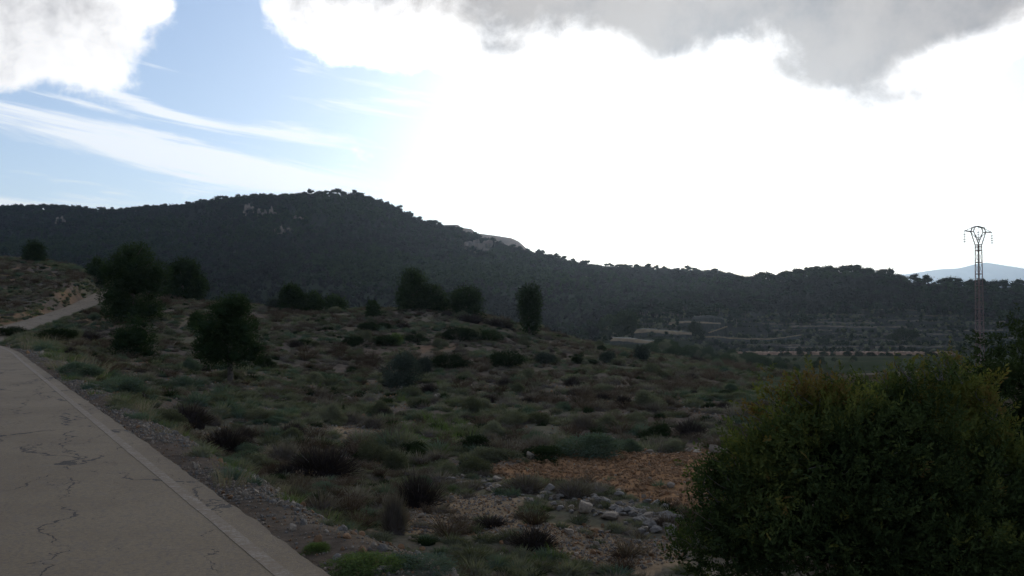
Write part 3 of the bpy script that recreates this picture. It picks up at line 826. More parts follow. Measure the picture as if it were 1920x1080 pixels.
# ------------------------------------------------------------------ pines of the right-hand hill and the ridges (singles) and the forest (a mass)
FARC = []; FART = []
for i in range(10):
    r = np.random.default_rng(500 + i); h = 1.0; w = r.uniform(.62, .95)
    base = r.uniform(.30, .55)
    lobes = [(r.normal(0, w * .2), r.normal(0, w * .2), r.uniform(base + .08, .86), w * r.uniform(.18, .30), w * r.uniform(.18, .30), r.uniform(.08, .15)) for _ in range(7)]
    FARC.append(crown_mesh('crown', FM_far, lobes, 70, 4, .10, .085, .5, 520 + i, core=.85, tintb=.45, tvar=.5))
    FART.append(trunk_mesh('trunk', .9, .022, 540 + i, 4, .4, w))
def ridge_point(px, y0=420, y1=1400):
    d = ray(px, 540); Ys = np.linspace(y0, y1, 500); hh = H(d[0] * Ys, Ys); a = (hh - CAMZ) / Ys; k = int(np.argmax(a)); return d[0] * Ys[k], Ys[k], hh[k]


rt = np.random.default_rng(11)
singles = []
GL = {'hill': ('umbrella-crowned pine among many on the wooded hill right of the valley', 'pines on the wooded right hill'),
      'crest': ('umbrella pine silhouetted against the bright sky on the crest of the right hill', 'pines on the crest of the right hill'),
      'mount': ('small pine silhouetted against the sky on the long mountain ridge', 'pines on the mountain ridge'),
      'foot': ('dark pine in the belt at the foot of the right hill above the pale terraces', 'pines above the terraces')}


def far_pine(x, y, s, key):
    k = rt.integers(0, 10); z = float(H(np.array([x]), np.array([y]))[0])
    if key == 'crest' and abs(x / y * F + 960 - 1666) < 3: return
    lab, gp = GL[key]; px = 960 + F * x / y; size = 'small ' if s < 7.5 else 'tall '
    def near_of(L): q = min(L, key=lambda t: abs(t[0] - px)); return ('right of ' if px > q[0] + 12 else ('left of ' if px < q[0] - 12 else 'above ')) + q[1]
    if key == 'mount': lab = size + 'pine on the mountain skyline ' + near_of([(63, 'the hillock tree'), (115, 'the far left crag'), (250, 'the largest round pine'), (345, 'the broad second pine'), (467, 'the tall narrow cliff'), (532, 'the ochre crag'), (640, 'the summit knoll'), (775, 'the flat-topped pine'), (865, 'the upper quarry ledge'), (895, 'the wide pale cliff'), (965, 'the lower quarry ledge'), (1060, 'the rock ledges'), (1172, 'the round terrace pine'), (1260, 'the saddle knoll'), (1330, 'the saddle gap')])
    if key == 'crest': lab = size + 'umbrella pine on the right hill crest ' + near_of([(1360, 'the saddle gap'), (1440, 'the first hump'), (1530, 'the middle of the crest'), (1666, 'the tallest umbrella pine'), (1740, 'the far mountain shoulder'), (1833, 'the pylon'), (1900, 'the dark end of the crest')])
    if key == 'hill': lab = size + 'pine on the wooded right hillside ' + near_of([(1200, 'the terraces'), (1303, 'the narrow terrace tree'), (1440, 'the thin track'), (1600, 'the middle of the slope'), (1700, 'the dark low bush'), (1835, 'the pylon'), (1930, 'the picture edge')]) + (', high up' if y > 540 else ', low down')
    if key == 'foot': lab = size + 'dark pine at the hill foot ' + near_of([(1172, 'the round terrace pine'), (1230, 'the middle terrace'), (1303, 'the narrow terrace tree'), (1360, 'the top terrace'), (1400, 'the thin track')])
    o = tree('pine_tree', FARC[k], FART[k], (x, y, z - .3), (s * rt.uniform(.85, 1.25), s * rt.uniform(.85, 1.25), s), rt.uniform(0, 6.28), lab, 'pine tree', gp)
    singles.append(o)


for px in np.arange(1355, 1935, 8.0):
    px += rt.uniform(-5, 5); x, y, z = ridge_point(px, 480, 700); far_pine(x, y + rt.uniform(-12, 6), rt.uniform(6, 10.5), 'crest')
for px in np.arange(20, 1345, 10.0):
    px += rt.uniform(-6, 6); x, y, z = ridge_point(px, 800, 1400)
    far_pine(x, y + rt.uniform(-6, 4), rt.uniform(7.5, 12.5) * (1 if px > 400 else .85), 'mount')
n = 0
while n < 75:
    px = rt.uniform(1150, 1960); Y = rt.uniform(470, 590); x = (px - 960) / F * Y; far_pine(x, Y, rt.uniform(5, 8), 'hill'); n += 1
n = 0
while n < 28:
    px = rt.uniform(1160, 1400); Y = rt.uniform(425, 480); x = (px - 960) / F * Y; far_pine(x, Y, rt.uniform(6, 9), 'foot'); n += 1
x, y, z = ridge_point(1666, 480, 700)
tree('pine_tree', FARC[2], FART[2], (x, y - 3, z - .3), (10, 10, 11.5), 1.0, 'tallest umbrella pine standing proud of the right hill crest', 'pine tree')


def scatter_group(name, protos, P, rot, scl, idx, **props):
    """one stuff object: instances of unlinked prototype meshes on points, by geometry nodes"""
    col = bpy.data.collections.new(name + '_kinds')
    for i, me in enumerate(protos):
        o = bpy.data.objects.new('%s_kind_%02d' % (name, i), me); col.objects.link(o)
    me = bpy.data.meshes.new(name); me.vertices.add(len(P)); me.vertices.foreach_set('co', np.asarray(P, np.float32).ravel())
    for k, v in (('rot', rot), ('scl', scl)):
        v = np.asarray(v, np.float32)
        if v.ndim == 1: v = np.c_[v, v, v]
        a = me.attributes.new(k, 'FLOAT_VECTOR', 'POINT'); a.data.foreach_set('vector', v.ravel())
    a = me.attributes.new('idx', 'INT', 'POINT'); a.data.foreach_set('value', np.asarray(idx, np.int32))
    o = link(name, me, **props)
    nt = bpy.data.node_groups.new(name, 'GeometryNodeTree')
    nt.interface.new_socket('Geometry', in_out='INPUT', socket_type='NodeSocketGeometry')
    nt.interface.new_socket('Geometry', in_out='OUTPUT', socket_type='NodeSocketGeometry')
    N = nt.nodes; L = nt.links; gi = N.new('NodeGroupInput'); go = N.new('NodeGroupOutput')
    ci = N.new('GeometryNodeCollectionInfo'); ci.inputs[0].default_value = col; ci.inputs['Separate Children'].default_value = True; ci.inputs['Reset Children'].default_value = True
    ip = N.new('GeometryNodeInstanceOnPoints'); ip.inputs['Pick Instance'].default_value = True
    def na(nm, t):
        x = N.new('GeometryNodeInputNamedAttribute'); x.data_type = t; x.inputs[0].default_value = nm; return x.outputs[0]
    L.new(gi.outputs[0], ip.inputs['Points']); L.new(ci.outputs[0], ip.inputs['Instance'])
    L.new(na('idx', 'INT'), ip.inputs['Instance Index']); e2r = N.new('FunctionNodeEulerToRotation')
    L.new(na('rot', 'FLOAT_VECTOR'), e2r.inputs[0]); L.new(e2r.outputs[0], ip.inputs['Rotation']); L.new(na('scl', 'FLOAT_VECTOR'), ip.inputs['Scale'])
    L.new(ip.outputs[0], go.inputs[0])
    md = o.modifiers.new('scatter', 'NODES'); md.node_group = nt
    return o


def zrot(n, r, tilt=.1): return np.c_[r.normal(0, tilt, n), r.normal(0, tilt, n), r.uniform(0, 6.283, n)]


# low-poly forest trees
FM_dull = foliage('dull_pine_needles', [(.014, .014, .013), (.024, .023, .021), (.038, .036, .032)], .12, .7)
FM_lush = foliage('lush_pine_needles', [(.012, .022, .010), (.024, .040, .014), (.040, .058, .022)], .12, .7)
FOR = []
for i in range(8):
    r = np.random.default_rng(600 + i); w = r.uniform(.6, .9); base = .15
    lobes = [(r.normal(0, w * .18), r.normal(0, w * .18), r.uniform(base + .1, .85), w * r.uniform(.2, .34), w * r.uniform(.2, .34), r.uniform(.12, .22)) for _ in range(4)]
    FOR.append(crown_mesh('forest_tree', [FM_lush, FM_dull, FM_far, FM_dull][i // 2], lobes, 45, 2, .12, .14, .6, 620 + i, core=.85, tintb=.45, tvar=.5))
nf = 34000; px = rt.uniform(-120, 1700, nf); Y = np.sqrt(rt.uniform(290 ** 2, 1350 ** 2, nf)); X = (px - 960) / F * Y
ok = ~((px > 1120) & (Y < 480)) & ~((px > 1060) & (Y < 340)) & ((px < 1420) | (Y < 660) | (Y > 2000))
dens = smooth(-.22, .02, fbm(X / 45, Y / 45, 71) + .25 * fbm(X / 14, Y / 14, 72) + .12 + .3 * (Y < 640)); ok &= rt.random(nf) < dens
nf2 = 4200; px2 = rt.uniform(1130, 2050, nf2); Y2 = rt.uniform(445, 600, nf2); X2 = (px2 - 960) / F * Y2
ok2 = rt.random(nf2) < smooth(-.12, .05, fbm(X2 / 30, Y2 / 22, 73) + (Y2 - 480) / 260)
X = np.r_[X[ok], X2[ok2]]; Y = np.r_[Y[ok], Y2[ok2]]; n = len(X); s = rt.uniform(5, 9, n) * np.where(rt.random(n) < .2, .55, 1) * np.where(Y < 640, .75, 1)
scatter_group('pine_forest', FOR, np.c_[X, Y, H(X, Y) - .3], zrot(n, rt, .04), np.c_[s * rt.uniform(.8, 1.2, n), s * rt.uniform(.8, 1.2, n), s], np.clip(((fbm(X / 110, Y / 110, 75, 4) * 2.2 + .5 + rt.normal(0, .12, n)) * 8).astype(int), 0, 7),
              kind='stuff', label='pine forest covering the mountain and the far side of the valley', category='forest')

# maquis on the terraced slope and the valley floor
MAQ = []
for i in range(6):
    r = np.random.default_rng(700 + i); lobes = round_lobes(r, 1.0, 1.3, 0, 5, .7)
    MAQ.append(crown_mesh('maquis_bush', [FM_holly, FM_herb, FM_far][i % 3], lobes, 40, 3, .12, .13, .5, 720 + i, core=.7))
nm_ = 15000; px = rt.uniform(1120, 2050, nm_); Y = rt.uniform(346, 560, nm_); X = (px - 960) / F * Y
hz_ = (H(X, Y, False) + fbm(X / 90, Y / 90, 5) * 2.5) / 2.3; ok = (rt.random(nm_) < smooth(-.2, .15, fbm(X / 40, Y / 5, 74) + .06)) & (((hz_ - np.floor(hz_)) < .55) | (rt.random(nm_) < .25)); X, Y = X[ok], Y[ok]; n = len(X)
s = .35 + rt.random(n) ** 3 * 2.2
scatter_group('maquis_scrub', MAQ, np.c_[X, Y, H(X, Y) - .1], zrot(n, rt, .05), s, rt.integers(0, 6, n), kind='stuff', label='low dark scrub over the terraced hillside', category='scrub')

# ------------------------------------------------------------------ terraces: pale earth banks
def bank(name, upper, lower, Y, top, mat, below, seed, dy=2.5):
    """an earth bank: bare sloping face between its two rims, a level strip behind, rough ground below"""
    def line(pts, yy): 
        P = np.array([[(px - 960) / F * (yy + k), yy + k, CAMZ + (yy + k) * (HZ - py) / F] for px, py, *q in pts for k in [q[0] if q else 0]])
        return P
    U, Lo = line(upper, Y + dy), line(lower, Y); m = 60
    def rs(P):
        L = np.r_[0, np.cumsum(np.linalg.norm(np.diff(P, axis=0), axis=1))]; s_ = np.linspace(0, L[-1], m); return np.c_[[np.interp(s_, L, P[:, i]) for i in range(3)]].T
    U, Lo = rs(U), rs(Lo); j = np.arange(m); w = fbm(j / 2.2, j * 0., seed, 4)
    U[:, 2] += w * .5; Lo[:, 2] += fbm(j / 1.7, j * 0. + 4, seed, 4) * .5; Lo[:, 1] += w * 1.2
    D = Lo.copy(); D[:, 1] -= 2.5; D[:, 2] = np.minimum(H(D[:, 0], D[:, 1]) - .4, Lo[:, 2] - .3)
    B = U.copy(); B[:, 1] += top; B[:, 2] += .1; E = B.copy(); E[:, 1] += 2; E[:, 2] -= 3
    M = (U + Lo) / 2; M[:, 1] += fbm(j / 1.3, j * 0. + 8, seed, 4) * .8
    V = np.array([D, Lo, M, U, B, E]); n = 6; k = np.arange(n - 1)[:, None]; jj = np.arange(m - 1)[None]
    qd = np.stack([k * m + jj, k * m + jj + 1, (k + 1) * m + jj + 1, (k + 1) * m + jj], -1).reshape(-1, 4)
    return link(name, mesh_np(name, V.reshape(-1, 3), qd, None, None, False, [mat, below], np.repeat([1, 0, 0, 1, 1], m - 1)), kind='structure')


M_below = mk_simple('rough_grass_bank', (.046, .042, .032), (.028, .031, .023), .7)
bank('terrace', [(1150, 633.4), (1193, 635), (1208, 638.4), (1250, 642), (1266, 643)], [(1143, 639.5), (1164, 639), (1194, 642.8), (1212, 643.6), (1250, 645.6), (1266, 645)], 303, 10, M_bank, M_below, 1)
bank('terrace', [(1194, 617.5), (1216, 617), (1266, 621), (1297, 623.7)], [(1188, 625), (1216, 623.2), (1266, 627), (1297, 627.7)], 352, 12, M_bank, M_below, 2)
bank('terrace', [(1255, 603.5), (1294, 602), (1351, 605.5)], [(1252, 610), (1280, 605.5), (1294, 604.6), (1352, 608)], 402, 8, M_bank, M_below, 3)
bank('terrace', [(1300, 594), (1335, 592), (1356, 596)], [(1296, 598), (1335, 596), (1358, 599)], 410, 6, M_below, M_below, 4)
bank('terrace', [(1306, 624), (1320, 629.5)], [(1307, 629), (1320, 631)], 372, 3, M_bank, M_below, 7, 1)
bank('track', [(1319, 630), (1353, 630.6), (1366, 632.5), (1400, 634, 2), (1440, 634.5, 6), (1470, 632, 12), (1502, 627, 22)], [(1319, 632.6), (1353, 633), (1366, 635), (1400, 636.6, 2), (1440, 636.5, 6), (1470, 633.8, 12), (1502, 628.6, 22)], 381, .3, M_bank, M_below, 5, .8)
bank('track', [(1327, 622.8), (1345, 617), (1363, 611)], [(1329, 625), (1346, 619), (1364, 612.6)], 390, .3, M_bank, M_below, 6, .8)
for a, b in ((1372, 1392), (1400, 1462), (1468, 1512), (1522, 1556), (1566, 1606), (1612, 1660), (1668, 1734), (1752, 1792)):
    bank('earth_bank', [(a, 660), ((a + b) / 2, 659.6), (b, 660.3)], [(a, 666.5), ((a + b) / 2, 667), (b, 666.6)], 328, 2, M_obank, M_obank, a, .6)

M_wall = mk_simple('old_terrace_wall', (.18, .135, .09), (.07, .058, .042), .25)
tw = np.random.default_rng(31)
for i, (x0, x1, py, Y) in enumerate([(1150, 1250, 612, 360), (1405, 1560, 618, 430), (1480, 1700, 611, 440), (1530, 1640, 604, 455), (1600, 1760, 600, 462), (1430, 1560, 598, 466), (1450, 1620, 589, 482), (1640, 1800, 591, 480), (1500, 1720, 580, 498), (1560, 1690, 572, 512),
                                     (1400, 1500, 645, 372), (1500, 1700, 638, 385), (1470, 1610, 650, 358), (1640, 1790, 648, 362), (1560, 1780, 625, 415), (1420, 1520, 606, 450), (1700, 1880, 618, 430), (1780, 1900, 604, 455), (1800, 1910, 632, 400)]):
    xs_ = np.linspace(x0, x1, 7); up = [(x, py + tw.normal(0, .9)) for x in xs_]
    t_ = tw.uniform(1.8, 3.6)
    # stand the wall where the hillside itself passes that row
    yy = float(hit((x0 + x1) / 2, py + t_, ymin=345, ymax=620)[1])
    bank('terrace_wall', up, [(x, y + t_ + tw.normal(0, .3)) for x, y in up], yy - 1, .5, M_wall, M_below, 40 + i, .8)

# cliffs on the mountain: rock faces proud of the slope
def cliff(px, py, w, h, seed, label):
    p = hit(px, py, ymin=450); k = p[1] / F; v0, f0 = ICO[3]; r = np.random.default_rng(seed); V = []; Fc = []; n = 0
    m = max(3, int(w / 5)) + 2
    for j in range(m):
        t = (j + .5) / m - .5; hh = h * k * r.uniform(.32, .62) * (1 - 1.1 * abs(t)); ww = w * k * r.uniform(.10, .24)
        nn = fbm(v0[:, 0] * 3 + j * 9, v0[:, 1] * 3 + v0[:, 2] * .6, seed + j, 4); q = v0 * (1 + nn * 1.1)[:, None]
        q = np.sign(q) * np.abs(q) ** .8 * [ww, ww * .8, hh]; q[:, 0] += q[:, 2] * r.normal(0, .12)
        q += [t * w * k * 1.15, r.normal(0, w * k * .08), r.normal(0, h * k * .18)]
        V.append(q); Fc.append(f0 + n); n += len(q)
    o = link('cliff', mesh_np('cliff', np.concatenate(V), np.concatenate(Fc), M_cliff), label=label, category='cliff'); o.location = (p[0], p[1] - w * k * .30, p[2] + h * k * .1)
    o['group'] = 'cliffs on the mountain'


for i, a in enumerate([(467, 402, 14, 28, 'tall narrow pale cliff high on the left shoulder of the main peak'), (494, 404, 16, 12, 'small grey cliff right of the tall narrow cliff'),
                       (508, 408, 14, 22, 'ochre cliff a little right of the tall narrow cliff'), (532, 437, 18, 14, 'rounded ochre crag below the other cliffs of the peak'),
                       (115, 418, 14, 12, 'pale crag alone in the forest at the far left'), (895, 470, 30, 18, 'wide pale cliff below the quarry ridge'),
                       (560, 412, 14, 8, 'low pale crag under the summit'), (1012, 520, 26, 6, 'low ledge of pale rock behind the columnar pine'),
                       (1040, 517, 20, 5, 'thin ledge of rock on the right slope of the mountain'), (985, 524, 14, 5, 'short rock ledge left of the long ledges'),
                       (835, 455, 5, 5, 'tiny pale crag left of the wide cliff'), (1090, 520, 22, 4, 'rock ledge furthest right on the mountain')]):
    cliff(a[0], a[1], a[2] * 1.3, a[3] * 1.25, 800 + i, a[4])

# ------------------------------------------------------------------ near vegetation
# tuft prototypes
def tuft(mat, kind, seed):
    r = np.random.default_rng(seed); S = Soup()
    if kind == 'grass':
        n = 70; a = r.uniform(0, 6.28, n); rr = r.random(n) ** .6 * .22; P = np.c_[rr * np.cos(a), rr * np.sin(a), np.full(n, -.03)]
        D = np.c_[np.cos(a) * r.uniform(.1, .6, n), np.sin(a) * r.uniform(.1, .6, n), np.ones(n)]
        blades(S, P, D, .42, .010, r, np.clip(r.normal(.5, .2, n), 0, 1), .3)
    elif kind == 'cushion':
        n = 230; D = rand_dirs(n, r); D[:, 2] = np.abs(D[:, 2]) + .05; P = D * [.30, .30, .22] * r.uniform(.2, .75, n)[:, None]
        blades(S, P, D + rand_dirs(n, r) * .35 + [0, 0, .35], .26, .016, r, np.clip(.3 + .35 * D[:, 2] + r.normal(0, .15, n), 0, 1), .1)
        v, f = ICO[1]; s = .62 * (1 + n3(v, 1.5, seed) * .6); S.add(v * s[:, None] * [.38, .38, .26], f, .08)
    elif kind == 'twig':
        n = 150; a = r.uniform(0, 6.28, n); P = np.c_[np.cos(a), np.sin(a), a * 0] * (r.random(n) * .12)[:, None]
        D = np.c_[np.cos(a) * r.uniform(.1, 1.2, n), np.sin(a) * r.uniform(.1, 1.2, n), np.ones(n)]
        blades(S, P, D, .55, .012, r, np.clip(r.normal(.45, .2, n), 0, 1), .1)
        Q = P + D / np.linalg.norm(D, axis=1)[:, None] * r.uniform(.2, .5, n)[:, None]
        leaves(S, Q, .06, .35, r, np.clip(r.normal(.5, .2, n), 0, 1), .5)
    return S.mesh('tuft', mat)


TU = {'dry': [tuft(FM_dry, 'grass', 1000 + i) for i in range(3)], 'herb': [tuft(FM_herb, 'cushion', 1010 + i) for i in range(4)],
      'teal': [tuft(FM_teal, 'cushion', 1020 + i) for i in range(2)], 'green': [tuft(FM_green, 'grass', 1030 + i) for i in range(3)],
      'brown': [tuft(FM_brown, 'twig', 1040 + i) for i in range(3)], 'violet': [tuft(FM_violet, 'cushion', 1050 + i) for i in range(3)],
      'holly': [tuft(FM_holly, 'cushion', 1060 + i) for i in range(2)]}
ORDER = ['dry', 'herb', 'teal', 'green', 'brown', 'violet', 'holly']; PRO = []; START = {}
for k in ORDER: START[k] = len(PRO); PRO += TU[k]


def inzone(x, y, polys):
    m = np.zeros(x.shape, bool)
    for p in polys: m |= poly_mask(p, x, y)
    return m


def sow(n, y0, y1, seed, pxr=(-60, 1990)):
    r = np.random.default_rng(seed); px = r.uniform(*pxr, n); Y = np.sqrt(r.uniform(y0 ** 2, y1 ** 2, n)); X = (px - 960) / F * Y
    d, _ = road_dist(X, Y); k = d > RW + .25
    return X[k], Y[k], d[k], r


def groundcover(name, n, y0, y1, seed, smin, smax, label, pxr=(-60, 1990)):
    X, Y, d, r = sow(n, y0, y1, seed, pxr)
    bare = inzone(X, Y, [Z_tilled]) * 1.0
    sand = inzone(X, Y, Z_sand); grn = inzone(X, Y, Z_green)
    w = fbm(X / 3.5, Y / 3.5, 81, 4); b = fbm(X / 1.2, Y / 1.2, 82, 3)
    keep = r.random(len(X)) < np.clip(.86 - .85 * smooth(.02, .18, b + .4 * w) - .72 * sand, .06, 1)
    keep &= ~(inzone(X, Y, [Z_heap]) & (r.random(len(X)) < .62)); keep &= (bare < .5) | (r.random(len(X)) < .015)
    keep &= r.random(len(X)) < smooth(RW + .05, RW + .8, d + r.normal(0, .25, len(X))) * (1 - .75 * (fbm(X / .9, Y / .9, 55, 3) > .02) * (1 - smooth(RW + .8, RW + 1.8, d)))
    for cx, cy_, cr in CLEAR: keep &= np.hypot(X - cx, Y - cy_) > cr
    X, Y, w, grn, sand, d = X[keep], Y[keep], w[keep], grn[keep], sand[keep], d[keep]; n = len(X); idx = np.zeros(n, int)
    sel = fbm(X / 6, Y / 6, 83, 3) + r.normal(0, .13, n) + .13 * smooth(20, 10, Y) * (d > RW + 2.6); u = r.random(n)
    for i in range(n):
        if grn[i] and u[i] < .35: kd = 'green'
        elif sand[i]: kd = 'brown' if u[i] < .5 else ('violet' if u[i] < .8 else 'herb')
        elif d[i] < RW + 2.6: kd = 'dry' if u[i] < .2 else ('teal' if u[i] < .4 else ('green' if u[i] < .6 else 'herb'))
        elif sel[i] < -.16: kd = 'teal' if u[i] < .35 else ('green' if u[i] < .5 else 'herb')
        elif sel[i] < -.02: kd = 'herb' if u[i] < .6 else ('dry' if u[i] < .68 else ('holly' if u[i] < .8 else 'violet'))
        elif sel[i] < .12: kd = 'violet' if u[i] < .45 else ('brown' if u[i] < .6 else ('holly' if u[i] < .7 else 'herb'))
        else: kd = 'brown' if u[i] < .4 else ('violet' if u[i] < .7 else ('holly' if u[i] < .78 else 'dry'))
        idx[i] = START[kd] + int(r.integers(0, len(TU[kd])))
    s = r.uniform(smin, smax, n) * np.where(u < .1, 1.5, 1) * np.clip(.38 + Y / 22, 0, 1); sz = s * r.uniform(.45, .95, n)
    scatter_group(name, PRO, np.c_[X, Y, H(X, Y) - .02], zrot(n, r, .15), np.c_[s, s, sz], idx, kind='stuff', label=label, category='scrub')


# bushes: prototypes
BP = {}
FM_brush = foliage('dark_brown_brush', [(.028, .021, .019), (.050, .038, .034), (.082, .064, .056)], .15, .4)
for key, mat, kind in (('holly', FM_holly, 'r'), ('olive', FM_olive, 'r'), ('teal', FM_teal, 'r'), ('herb', FM_herb, 'r'), ('brown', FM_brush, 't'), ('pinebush', FM_pine, 'r'), ('violet', FM_violet, 't'), ('lime', FM_green, 'r')):
    BP[key] = []
    for i in range(3):
        r = np.random.default_rng(1100 + i + 10 * len(BP)); S = Soup()
        if kind == 'r':
            lobes = round_lobes(r, 1.0, 1.9, 0, 8, .75)
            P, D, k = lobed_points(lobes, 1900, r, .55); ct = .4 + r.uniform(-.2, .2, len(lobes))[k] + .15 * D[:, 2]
            Q = np.repeat(P, 4, 0) + r.normal(0, .05, (7600, 3)); Q[:, 2] = np.maximum(Q[:, 2], -.05)
            DD = np.repeat(D, 4, 0) + rand_dirs(7600, r) * .8; DD[:, 2] += .3
            leaves(S, Q, .085, .28, r, np.repeat(ct, 4) + r.normal(0, .12, 7600), D=DD)
        else:
            n = 1500; D = rand_dirs(n, r); D[:, 2] = np.abs(D[:, 2]) * 1.1 + .12; D /= np.linalg.norm(D, axis=1)[:, None]
            ln = .62 * (1 + .35 * n3(D * 3, 1.2, i)); P = D * [.8, .8, .6] * (r.uniform(.1, .85, n) * ln / .62)[:, None]
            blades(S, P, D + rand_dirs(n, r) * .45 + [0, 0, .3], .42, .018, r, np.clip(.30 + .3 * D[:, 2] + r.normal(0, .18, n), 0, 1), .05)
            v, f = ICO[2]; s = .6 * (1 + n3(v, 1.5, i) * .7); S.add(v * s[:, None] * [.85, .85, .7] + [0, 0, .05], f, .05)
        T = Soup()
        for _ in range(7):
            a = r.uniform(0, 6.28); T_ = np.array([math.cos(a), math.sin(a), 0]); tube(T, [[0, 0, -.1], T_ * .2 + [0, 0, .25], T_ * .5 + [0, 0, .6]], [.03, .02, .008], 4)
        BP[key].append((S.mesh('crown', mat), T.mesh('stems', M_twig)))


CLEAR = []


def bush(px, py, wpx, hpx, key, label, group=None, ymin=3, ymax=131, name='shrub', i=0):
    p = hit(px, py, ymin, ymax); k = p[1] / F; big = 1.25 if p[1] < 40 else 1.08; w = wpx * k / 1.6 * big; h = hpx * k * (1.12 if key in ('brown', 'violet') else .82) * big; CLEAR.append((p[0], p[1], w * .8))
    c, t = BP[key][i % 3]
    return tree(name, c, t, (p[0], p[1] + w * .3, p[2] - .04), (w, w, h), (px * 7.3) % 6.28, label, 'bush', group, 'stems')


NAMED = [
    (600, 897, 112, 56, 'brown', 'wide dark brown leafless-looking bush beside the sandy patch near the road'),
    (418, 848, 74, 46, 'brown', 'rounded dark brown bush left of the widest brown bush'),
    (530, 868, 60, 40, 'violet', 'wispy brown bush touching the left side of the widest brown bush'),
    (350, 800, 70, 42, 'brown', 'dull brown bush beside the verge above the rounded brown bush'),
    (782, 952, 76, 60, 'brown', 'dark brown bush standing left of the pale sandy ground'),
    (738, 1002, 44, 84, 'violet', 'tall thin wispy shrub in front of the dark brown bush'),
    (1108, 864, 112, 44, 'teal', 'large blue-green dome bush at the far edge of the tilled earth'),
    (1018, 866, 70, 28, 'holly', 'low dark bush left of the large blue-green dome bush'),
    (945, 868, 64, 24, 'herb', 'low spreading grey-green bush left of the pointed stone'),
    (1181, 853, 30, 28, 'teal', 'small round blue-green bush right of the large dome bush'),
    (1298, 818, 56, 30, 'brown', 'dark low bush behind the square white boulder'),
    (754, 727, 76, 64, 'olive', 'large grey-green olive shrub in the middle of the field'),
    (795, 702, 30, 36, 'olive', 'pale grey shrub behind the large olive shrub'),
    (841, 692, 58, 30, 'holly', 'dark green mound-shaped bush right of the large olive shrub'),
    (950, 690, 62, 38, 'holly', 'broad dark bush in the middle of the field slope'),
    (1020, 684, 34, 26, 'olive', 'round grey bush right of the broad dark bush'),
    (1083, 683, 22, 18, 'holly', 'small dark bush right of the round grey bush'),
    (1110, 684, 22, 12, 'holly', 'low dark bush near the right end of the bush row'),
    (1139, 682, 32, 26, 'olive', 'rounded bush at the right end of the bush row'),
    (862, 642, 62, 32, 'holly', 'dark wide bush above the ochre strip on the mound'),
    (916, 640, 48, 24, 'pinebush', 'low green bush right of the dark wide bush on the mound'),
    (888, 640, 26, 30, 'herb', 'lighter green bush between two dark ones on the mound'),
    (780, 644, 38, 20, 'holly', 'round dark bush on the mound left of the ochre strip'),
    (722, 649, 42, 24, 'holly', 'dark bush left of the round dark bush on the mound'),
    (742, 650, 28, 26, 'lime', 'light green bush leaning on a dark one on the mound'),
    (661, 650, 40, 22, 'holly', 'dome-shaped dark bush left of the middle of the mound'),
    (566, 648, 32, 14, 'holly', 'flat dark bush furthest left in the row on the mound'),
    (690, 621, 44, 18, 'holly', 'dark bush near the crest of the mound'),
    (720, 617, 26, 14, 'holly', 'small dark bush near the crest, right of a similar bush'),
    (755, 616, 30, 12, 'brown', 'low brown bush near the crest of the mound'),
    (880, 604, 60, 18, 'brown', 'wide low brown bush just under the leaning pine'),
    (930, 612, 60, 18, 'brown', 'wide low bush between the leaning pine and the columnar pine'),
    (1000, 606, 40, 10, 'herb', 'low bush behind the columnar pine'),
    (605, 612, 26, 12, 'herb', 'low grey bush left part of the mound crest'),
    (180, 686, 32, 20, 'brown', 'dark clump on the verge beyond the road edge'),
    (20, 632, 50, 24, 'holly', 'dark bush hiding the dip of the road at the left edge'),
    (95, 640, 70, 26, 'holly', 'dark green verge bush below the far road'),
    (160, 640, 60, 22, 'brown', 'dull bush on the verge between road and largest pine'),
    (545, 820, 44, 26, 'brown', 'small brown bush above the widest brown bush'),
    (480, 788, 40, 22, 'herb', 'grey-green bush in the open slope left of centre'),
    (300, 790, 50, 24, 'herb', 'grey bush beside the verge above the brown bushes'),
    (215, 735, 60, 30, 'teal', 'blue-green verge bush left of the white boulder'),
    (140, 705, 60, 26, 'teal', 'leafy green clump at the bend of the road edge'),
    (690, 1078, 110, 40, 'lime', 'bright green low bush at the bottom edge beside the road corner'),
    (790, 1076, 110, 36, 'teal', 'blue-green low bush at the bottom edge of the view'),
    (590, 1038, 46, 24, 'lime', 'small green clump on the gravel shoulder near the bottom edge'),
    (600, 925, 46, 20, 'teal', 'blue-green cushion on the gravel shoulder below the widest brown bush'),
    (470, 880, 60, 26, 'herb', 'green cushion on the verge below the rounded brown bush'),
    (1075, 935, 70, 34, 'violet', 'wispy grey shrub growing through the stone heap'),
    (985, 925, 70, 34, 'violet', 'dusty grey-brown shrub over the left part of the stone heap'),
    (1000, 1030, 80, 36, 'brown', 'low brown twiggy clump on the sandy ground'),
    (920, 990, 60, 22, 'brown', 'sparse brown clump left of the twiggy clump on sand'),
    (1010, 795, 40, 22, 'herb', 'grey-green bush in the grassy middle ground'),
    (1170, 760, 34, 22, 'brown', 'rust-brown bush at the right of the grassy middle ground'),
    (1130, 752, 34, 18, 'brown', 'rust-brown bush left of a similar one in the middle ground'),
    (1076, 742, 30, 14, 'brown', 'small rust-brown bush at the centre of the field'),
    (1380, 752, 40, 18, 'herb', 'grey-green bush left of the large foreground shrub'),
    (1420, 690, 44, 26, 'pinebush', 'green bush at the edge of the green valley field'),
    (1700, 640, 44, 26, 'holly', 'dark bush low on the terraced slope left of the pylon'),
]
for i, b in enumerate(NAMED):
    far = b[0] in (1420, 1700)
    bush(*b[:6], ymin=200 if far else 3, ymax=420 if far else 131, i=i)
